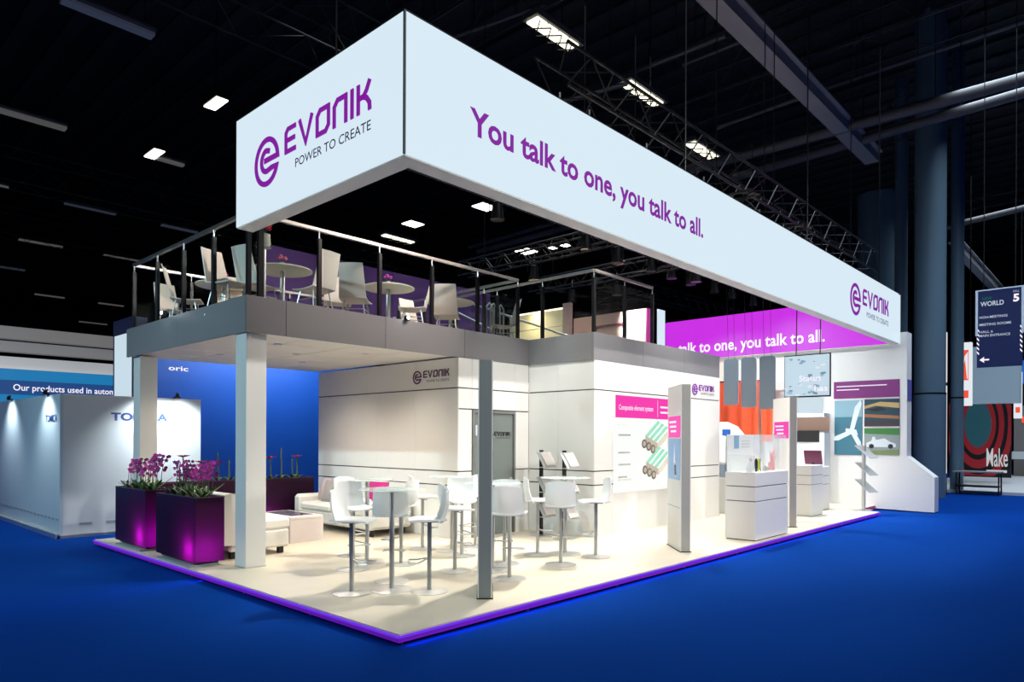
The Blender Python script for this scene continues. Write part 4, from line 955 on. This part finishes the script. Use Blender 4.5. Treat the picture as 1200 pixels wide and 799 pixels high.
for q in (.15, .85): MB().cyl((SX+.02, sy(q), a.z), (SX+.02, sy(q), 14.8), .01, 5).build('wire', BLACKM, sg)
# bench trolley below the thin pipe
t = thing('folded_trolley', 'dark trolley with pale top standing by the hall pipe', 'trolley', (26.6, 4.2, 0))
box('top', ALU, t, 26.4, 3.6, .72, 27.0, 4.9, .76)
for x in (26.45, 26.95):
    for y in (3.65, 4.8): box('leg', BLACKM, t, x-.02, y-.02, 0, x+.02, y+.02, .72)
box('lower_shelf', BLACKM, t, 26.42, 3.65, .25, 26.98, 4.85, .30)
t = thing('distant_stand', 'distant grey stand with blue oval at the right picture edge', 'exhibition stand', (40, 3.8, 0))
ye = hit(1188, 520, 'x', 40).y
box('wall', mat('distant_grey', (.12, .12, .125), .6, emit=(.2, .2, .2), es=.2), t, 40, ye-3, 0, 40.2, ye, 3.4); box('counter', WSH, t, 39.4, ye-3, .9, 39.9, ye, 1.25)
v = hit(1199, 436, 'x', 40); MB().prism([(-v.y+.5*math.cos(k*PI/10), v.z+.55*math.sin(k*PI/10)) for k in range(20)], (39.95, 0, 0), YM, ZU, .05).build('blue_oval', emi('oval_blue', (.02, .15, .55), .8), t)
box('red_mark', ORN, t, 39.98, ye-1.2, 2.6, 39.999, ye-.3, 2.9)

# ------------------------------------------------------------------ ceiling: fixtures, beams, trusses
def tube_light(px0, py0, px1, py1, m, lab, wd=.16):
    p, q = hit(px0, py0, 'z', 12), hit(px1, py1, 'z', 12); y = (p.y+q.y)/2
    t = thing('strip_light', lab, 'strip light', (p.x, y, 12), group='unlit strip lights in the hall roof')
    box('body', m, t, p.x, y-wd/2, 12.0, q.x, y+wd/2, 12.08); box('reflector', ROOFSTEEL, t, p.x, y-wd, 12.08, q.x, y+wd, 12.14)
    for xx_ in (p.x+.2, q.x-.2): MB().cyl((xx_, y, 12.14), (xx_, y, 14.86), .01, 5).build('rod', BLACKM, t)
tl = [(74, 0, 178, 46, TUBEB, 'bluish strip light at the top left of the picture', .3), (-10, 125, 75, 155, TUBE, 'long pale strip light cut by the left picture edge', .3),
      (185, 186, 214, 196, TUBE, 'short strip light left of the banner'), (77, 238, 134, 253, TUBEB, 'strip light left of the deck railing, upper row'),
      (24, 280, 71, 292, TUBE, 'strip light low on the left, third row'), (123, 299, 163, 308, TUBE, 'strip light just left of the deck rail corner'),
      (-5, 311, 27, 319, TUBEB, 'strip light at the left picture edge, fourth row'), (190, 264, 230, 274, TUBEB, 'bluish strip light over the left railing'),
      (41, 345, 75, 350, TUBE, 'small strip light low left above the distant sign'), (117, 355, 143, 360, TUBE, 'small strip light low beside the deck corner'), (96, 376, 122, 382, TUBE, 'smallest strip light above the white girder'),
      (-3, 218, 9, 222, TUBE, 'stub of a strip light at the left edge')]
for a_ in tl: tube_light(*a_[:6], wd=a_[6] if len(a_) > 6 else .22)
def panel_light(px, py, sx_, sy_, m, lab, z=12):
    p = hit(px, py, 'z', z); t = thing('highbay_light', lab, 'ceiling light', (p.x, p.y, z), group='bright rectangular hall lamps')
    box('lens', m, t, p.x-sx_/2, p.y-sy_/2, z, p.x+sx_/2, p.y+sy_/2, z+.03); box('housing', BLACKM, t, p.x-sx_/2-.04, p.y-sy_/2-.04, z+.03, p.x+sx_/2+.04, p.y+sy_/2+.04, z+.2)
    MB().cyl((p.x, p.y, z+.2), (p.x, p.y, 14.86), .02, 6).build('rod', BLACKM, t)
for a_ in ((253, 122, .35, .9, HIBAY, 'lit square lamp left of the banner, upper'), (181, 181, .35, 1.0, HIBAY, 'lit square lamp left of the banner, lower'),
           (568, 243, .9, .7, HIBAY, 'lit lamp seen through the banner ring, largest'), (484, 263, .8, .7, HIBAY, 'lit lamp seen through the ring, left of the largest'),
           (617, 295, .9, .9, HIBAY, 'lit flat lamp seen through the ring at its middle'), (663, 288, .4, .4, HIBAY, 'tiny lit lamp below the ring edge'), (648, 291, .4, .3, HIBAY, 'tiny lit lamp left of the other tiny one')): panel_light(*a_)
LF_ = [((622, 25), (675, 57), 'bright caged lamp nearest above the banner'), ((733, 98), (773, 124), 'bright caged lamp above the middle of the banner'), ((810, 168), (838, 188), 'bright caged lamp far above the banner'), ((452, 275), (482, 286), 'bright caged lamp seen low through the ring')]
for p0, p1, lab in LF_:
    p, q = hit(*p0, 'z', 12), hit(*p1, 'z', 12); y = (p.y+q.y)/2; wd_ = .36
    t = thing('caged_lamp', lab, 'ceiling light', (p.x, y, 12), group='bright caged hall lamps')
    n = 4
    for k in range(n): box('lens', HIBAYY, t, p.x+(q.x-p.x)*k/n, y-wd_/2, 12, p.x+(q.x-p.x)*(k+.85)/n, y+wd_/2, 12.04)
    box('housing', ROOFSTEEL, t, p.x-.1, y-.25, 12.05, q.x+.1, y+.25, 12.2)
    for k in range(4):
        xa = p.x+(q.x-p.x)*k/4; xb = p.x+(q.x-p.x)*(k+1)/4
        MB().bar((xa, y-.25, 11.9), (xb, y+.25, 11.9), .025).build('cage_bar', BLACKM, t); MB().bar((xa, y+.25, 11.9), (xb, y-.25, 11.9), .025).build('cage_bar', BLACKM, t)

def beam(p, q, wd_, h_, m, name, lab, cat='beam'):
    t = thing(name, lab, cat, p); MB().bar(p, q, wd_, h_).build('web', m, t)
    d_ = (Vector(q)-Vector(p)).normalized(); MB().bar(Vector(p)+Vector((0, 0, h_/2)), Vector(q)+Vector((0, 0, h_/2)), wd_*1.6, .04).build('flange', m, t); return t
beam(hit(800, -40, 'z', 11), hit(1022, 186, 'z', 11), .42, .3, ROOFSTEEL2, 'roof_beam', 'wide pale roof beam crossing the dark ceiling at upper right')
beam(hit(1120, 288, 'z', 9), hit(1180, 352, 'z', 9), .3, .3, ROOFSTEEL2, 'roof_beam', 'pale sloping beam above the navy direction sign')
for i, (p0, p1, r, z, lab) in enumerate((((760, 212), (1215, 88), .16, 11, 'upper long pipe under the roof at right'), ((860, 208), (1215, 104), .14, 11, 'lower long pipe parallel below the first at right'),
                      ((800, 76), (880, 44), .05, 13, 'thin pipe left of the wide beam'), ((840, 150), (945, 112), .06, 12, 'thin pipe crossing left of the wide beam'), ((960, 106), (1215, 20), .07, 13, 'thin pipe crossing right of the wide beam'),
                      ((1100, 268), (1215, 240), .12, 11, 'pale pipe above the direction sign'), ((560, 295), (680, 262), .14, 12, 'bluish pipe seen through the ring'), ((550, 290), (670, 255), .10, 12.3, 'second bluish pipe seen through the ring'),
                      ((480, 62), (640, 5), .05, 13, 'thin pipe above the banner corner'), ((640, 125), (735, 98), .06, 11.5, 'pale rod above the banner front'), ((740, 85), (850, 42), .06, 12.5, 'thin rod right of the caged lamps'))):
    p, q = hit(*p0, 'z', z), hit(*p1, 'z', z); t = thing('roof_pipe', lab, 'pipe', p, group='pipes under the hall roof')
    MB().cyl(p, q, r, 10).build('pipe', ROOFSTEEL2 if 'through the ring' in lab else ROOFSTEEL, t, True)
    for k in range(3): c_ = Vector(p).lerp(Vector(q), .2+.3*k); MB().cyl((c_.x, c_.y, z+r), (c_.x, c_.y, 14.86), .015, 5).build('hanger', BLACKM, t)

def truss(p, q, s_, lab, m=TRUSSM):
    p, q = Vector(p), Vector(q); d_ = (q-p).normalized(); L = (q-p).length; side = d_.cross(ZU).normalized()*s_/2; u = ZU*s_/2
    t = thing('lighting_truss', lab, 'truss', p)
    cs_ = [side+u, -side+u, side-u, -side-u]
    for c_ in cs_: MB().cyl(p+c_, q+c_, .025, 8).build('chord', m, t, True)
    b = MB(); n = max(2, int(L/s_/.9))
    for k in range(n):
        a_, e_ = p+d_*(L*k/n), p+d_*(L*(k+1)/n)
        for c1, c2 in ((0, 1), (1, 3), (3, 2), (2, 0)):
            if k % 2: c1, c2 = c2, c1
            b.cyl(a_+cs_[c1], e_+cs_[c2], .012, 5)
    b.build('lacing', m, t, kind='stuff')
    for f_ in (.1, .5, .9): c_ = p+d_*L*f_; MB().cyl(c_+u, (c_.x, c_.y, 14.8), .012, 5).build('cable', BLACKM, t)
truss((7.5, 6.3, 6.95), (22, 6.3, 6.95), .6, 'long black truss running above the banner')
truss((6.0, 9.3, 6.6), (22.5, 9.3, 6.6), .4, 'long black truss over the deck')
truss((12.5, 5.5, 6.2), (12.5, 13.5, 6.2), .35, 'black cross truss over the front wall')
truss((15.25, 5.5, 6.2), (15.25, 13.5, 6.2), .35, 'black cross truss over the right bay')
truss((18.5, 13.5, 7.0), (34, 14.5, 7.6), .5, 'distant black truss seen under the ring')
# heavy roof trusses
for i, (x, lab) in enumerate(((12, 'steel roof truss nearest the banner'), (20, 'steel roof truss second from the banner'), (25.9, 'steel roof truss above the far columns'), (36, 'steel roof truss in the far distance'), (46, 'most distant steel roof truss'))):
    truss((x, -8, 12.9), (x, 55, 12.9), 1.5, lab, TRUSSFAR)
for i, (y, lab) in enumerate(((15, 'roof purlin girder over the deck rear'), (31, 'roof purlin girder in the mid distance'), (39, 'roof purlin girder farther off'), (50, 'most distant roof purlin girder'))):
    truss((-8, y, 11.6), (60, y, 11.6), 1.2, lab, TRUSSFAR)

# stage spotlights on the trusses
def make_spot():
    t = thing('stage_spotlight', '', 'spotlight', (0, 0, 0))
    MB().lathe([(.06, .20), (.10, .17), (.11, .0), (.13, -.14), (.135, -.16)], n=16).build('housing', BLACKM, t, True, world=False)
    MB().cyl((0, 0, -.12), (0, 0, -.13), .11, 16).build('lens', emi('spot_lens', (1, .96, .88), 2.0), t, world=False)
    MB().tube([(-.16, 0, .0), (-.16, 0, .30), (.16, 0, .30), (.16, 0, 0)], .010, 6).build('yoke', BLACKM, t, world=False)
    MB().cyl((0, 0, .30), (0, 0, .46), .018, 8).build('clamp', ALU, t, world=False)
    return t
sp0 = make_spot(); first = True; n = 0
sites = [(x, 6.3, 6.25) for x in (7.7, 8.4, 10.0, 12.0, 13.2, 14.5, 15.8, 17.2, 18.6, 20)]+[(x, 9.3, 6.1) for x in (9.5, 12.3, 13.6, 15.0, 16.0, 17.0, 18.4, 19.5, 21)]+[(12.5, y, 5.72) for y in (7.5, 8.6, 11)]+[(15.25, y, 5.72) for y in (7.0, 8.2, 10.5, 12)]
for x, y, z in sites:
    lab = 'black stage spotlight on the %s, %s' % ({6.3: 'front truss above the banner', 9.3: 'truss over the deck'}.get(y, 'cross truss over the stand'), 'lens aimed down')
    grp = {6.3: 'spotlights on the front truss', 9.3: 'spotlights on the deck truss'}.get(y, 'spotlights on the cross trusses')
    if first: sp0.location = (x, y, z); sp0['label'] = lab; sp0['group'] = grp; first = False; o = sp0
    else: o = copy_tree(sp0, (x, y, z), 0, label=lab, group=grp)
    o.rotation_euler = (random.uniform(.2, .7), random.uniform(-.3, .3), random.uniform(0, 3)) if 0 else (0, 0, random.uniform(0, 3))
def spot(x, y, z, tgt, power, ang=55, col=(1, .95, .86), soft=.12):
    l = bpy.data.lights.new('stage_beam', 'SPOT'); l.energy = power; l.color = col; l.spot_size = math.radians(ang); l.spot_blend = .7; l.shadow_soft_size = soft
    o = bpy.data.objects.new('stage_beam', l); COL.objects.link(o); o.location = (x, y, z-.2); o.rotation_euler = (Vector(tgt)-Vector((x, y, z-.2))).to_track_quat('-Z', 'Y').to_euler()
spot(8, 6.3, 6.25, (5.9, 6.9, .1), 1207, 55); spot(7.7, 6.3, 6.25, (5.8, 6.5, .1), 735, 60)
spot(10, 6.3, 6.25, (8.2, 6.3, .1), 997, 65); spot(8.0, 6.3, 6.25, (8.6, 7.9, .8), 472, 60)
spot(12, 6.3, 6.25, (11.3, 5.4, .1), 1050, 75); spot(13.2, 5.2, 5.98, (11.8, 6.92, 1.4), 290, 80, (.92, .97, 1))
spot(8.0, 5.2, 5.98, (10.2, 6.92, 1.6), 190, 80, (.96, .98, 1))
spot(15.8, 6.3, 6.25, (14.2, 5.6, .1), 1155, 80); spot(17.2, 6.3, 6.25, (16.8, 6.6, .1), 1155, 80, (.95, .98, 1))
spot(15.25, 8.2, 5.72, (18.9, 6.6, 1.8), 945, 80, (.85, .94, 1)); spot(15.25, 10.5, 5.72, (18, 8.8, 2), 1260, 80)
spot(15.0, 9.3, 6.1, (15.5, 7.5, .1), 840, 80)
spot(12.3, 9.3, 6.1, (6.5, 9.5, 3.6), 375, 90, (1, .86, .72)); spot(9.5, 9.3, 6.1, (6.0, 9.8, 3.6), 288, 110, (1, .84, .72))
spot(7.7, 6.3, 6.25, (6.0, 9.2, 4.0), 950, 70, (1, .86, .76))
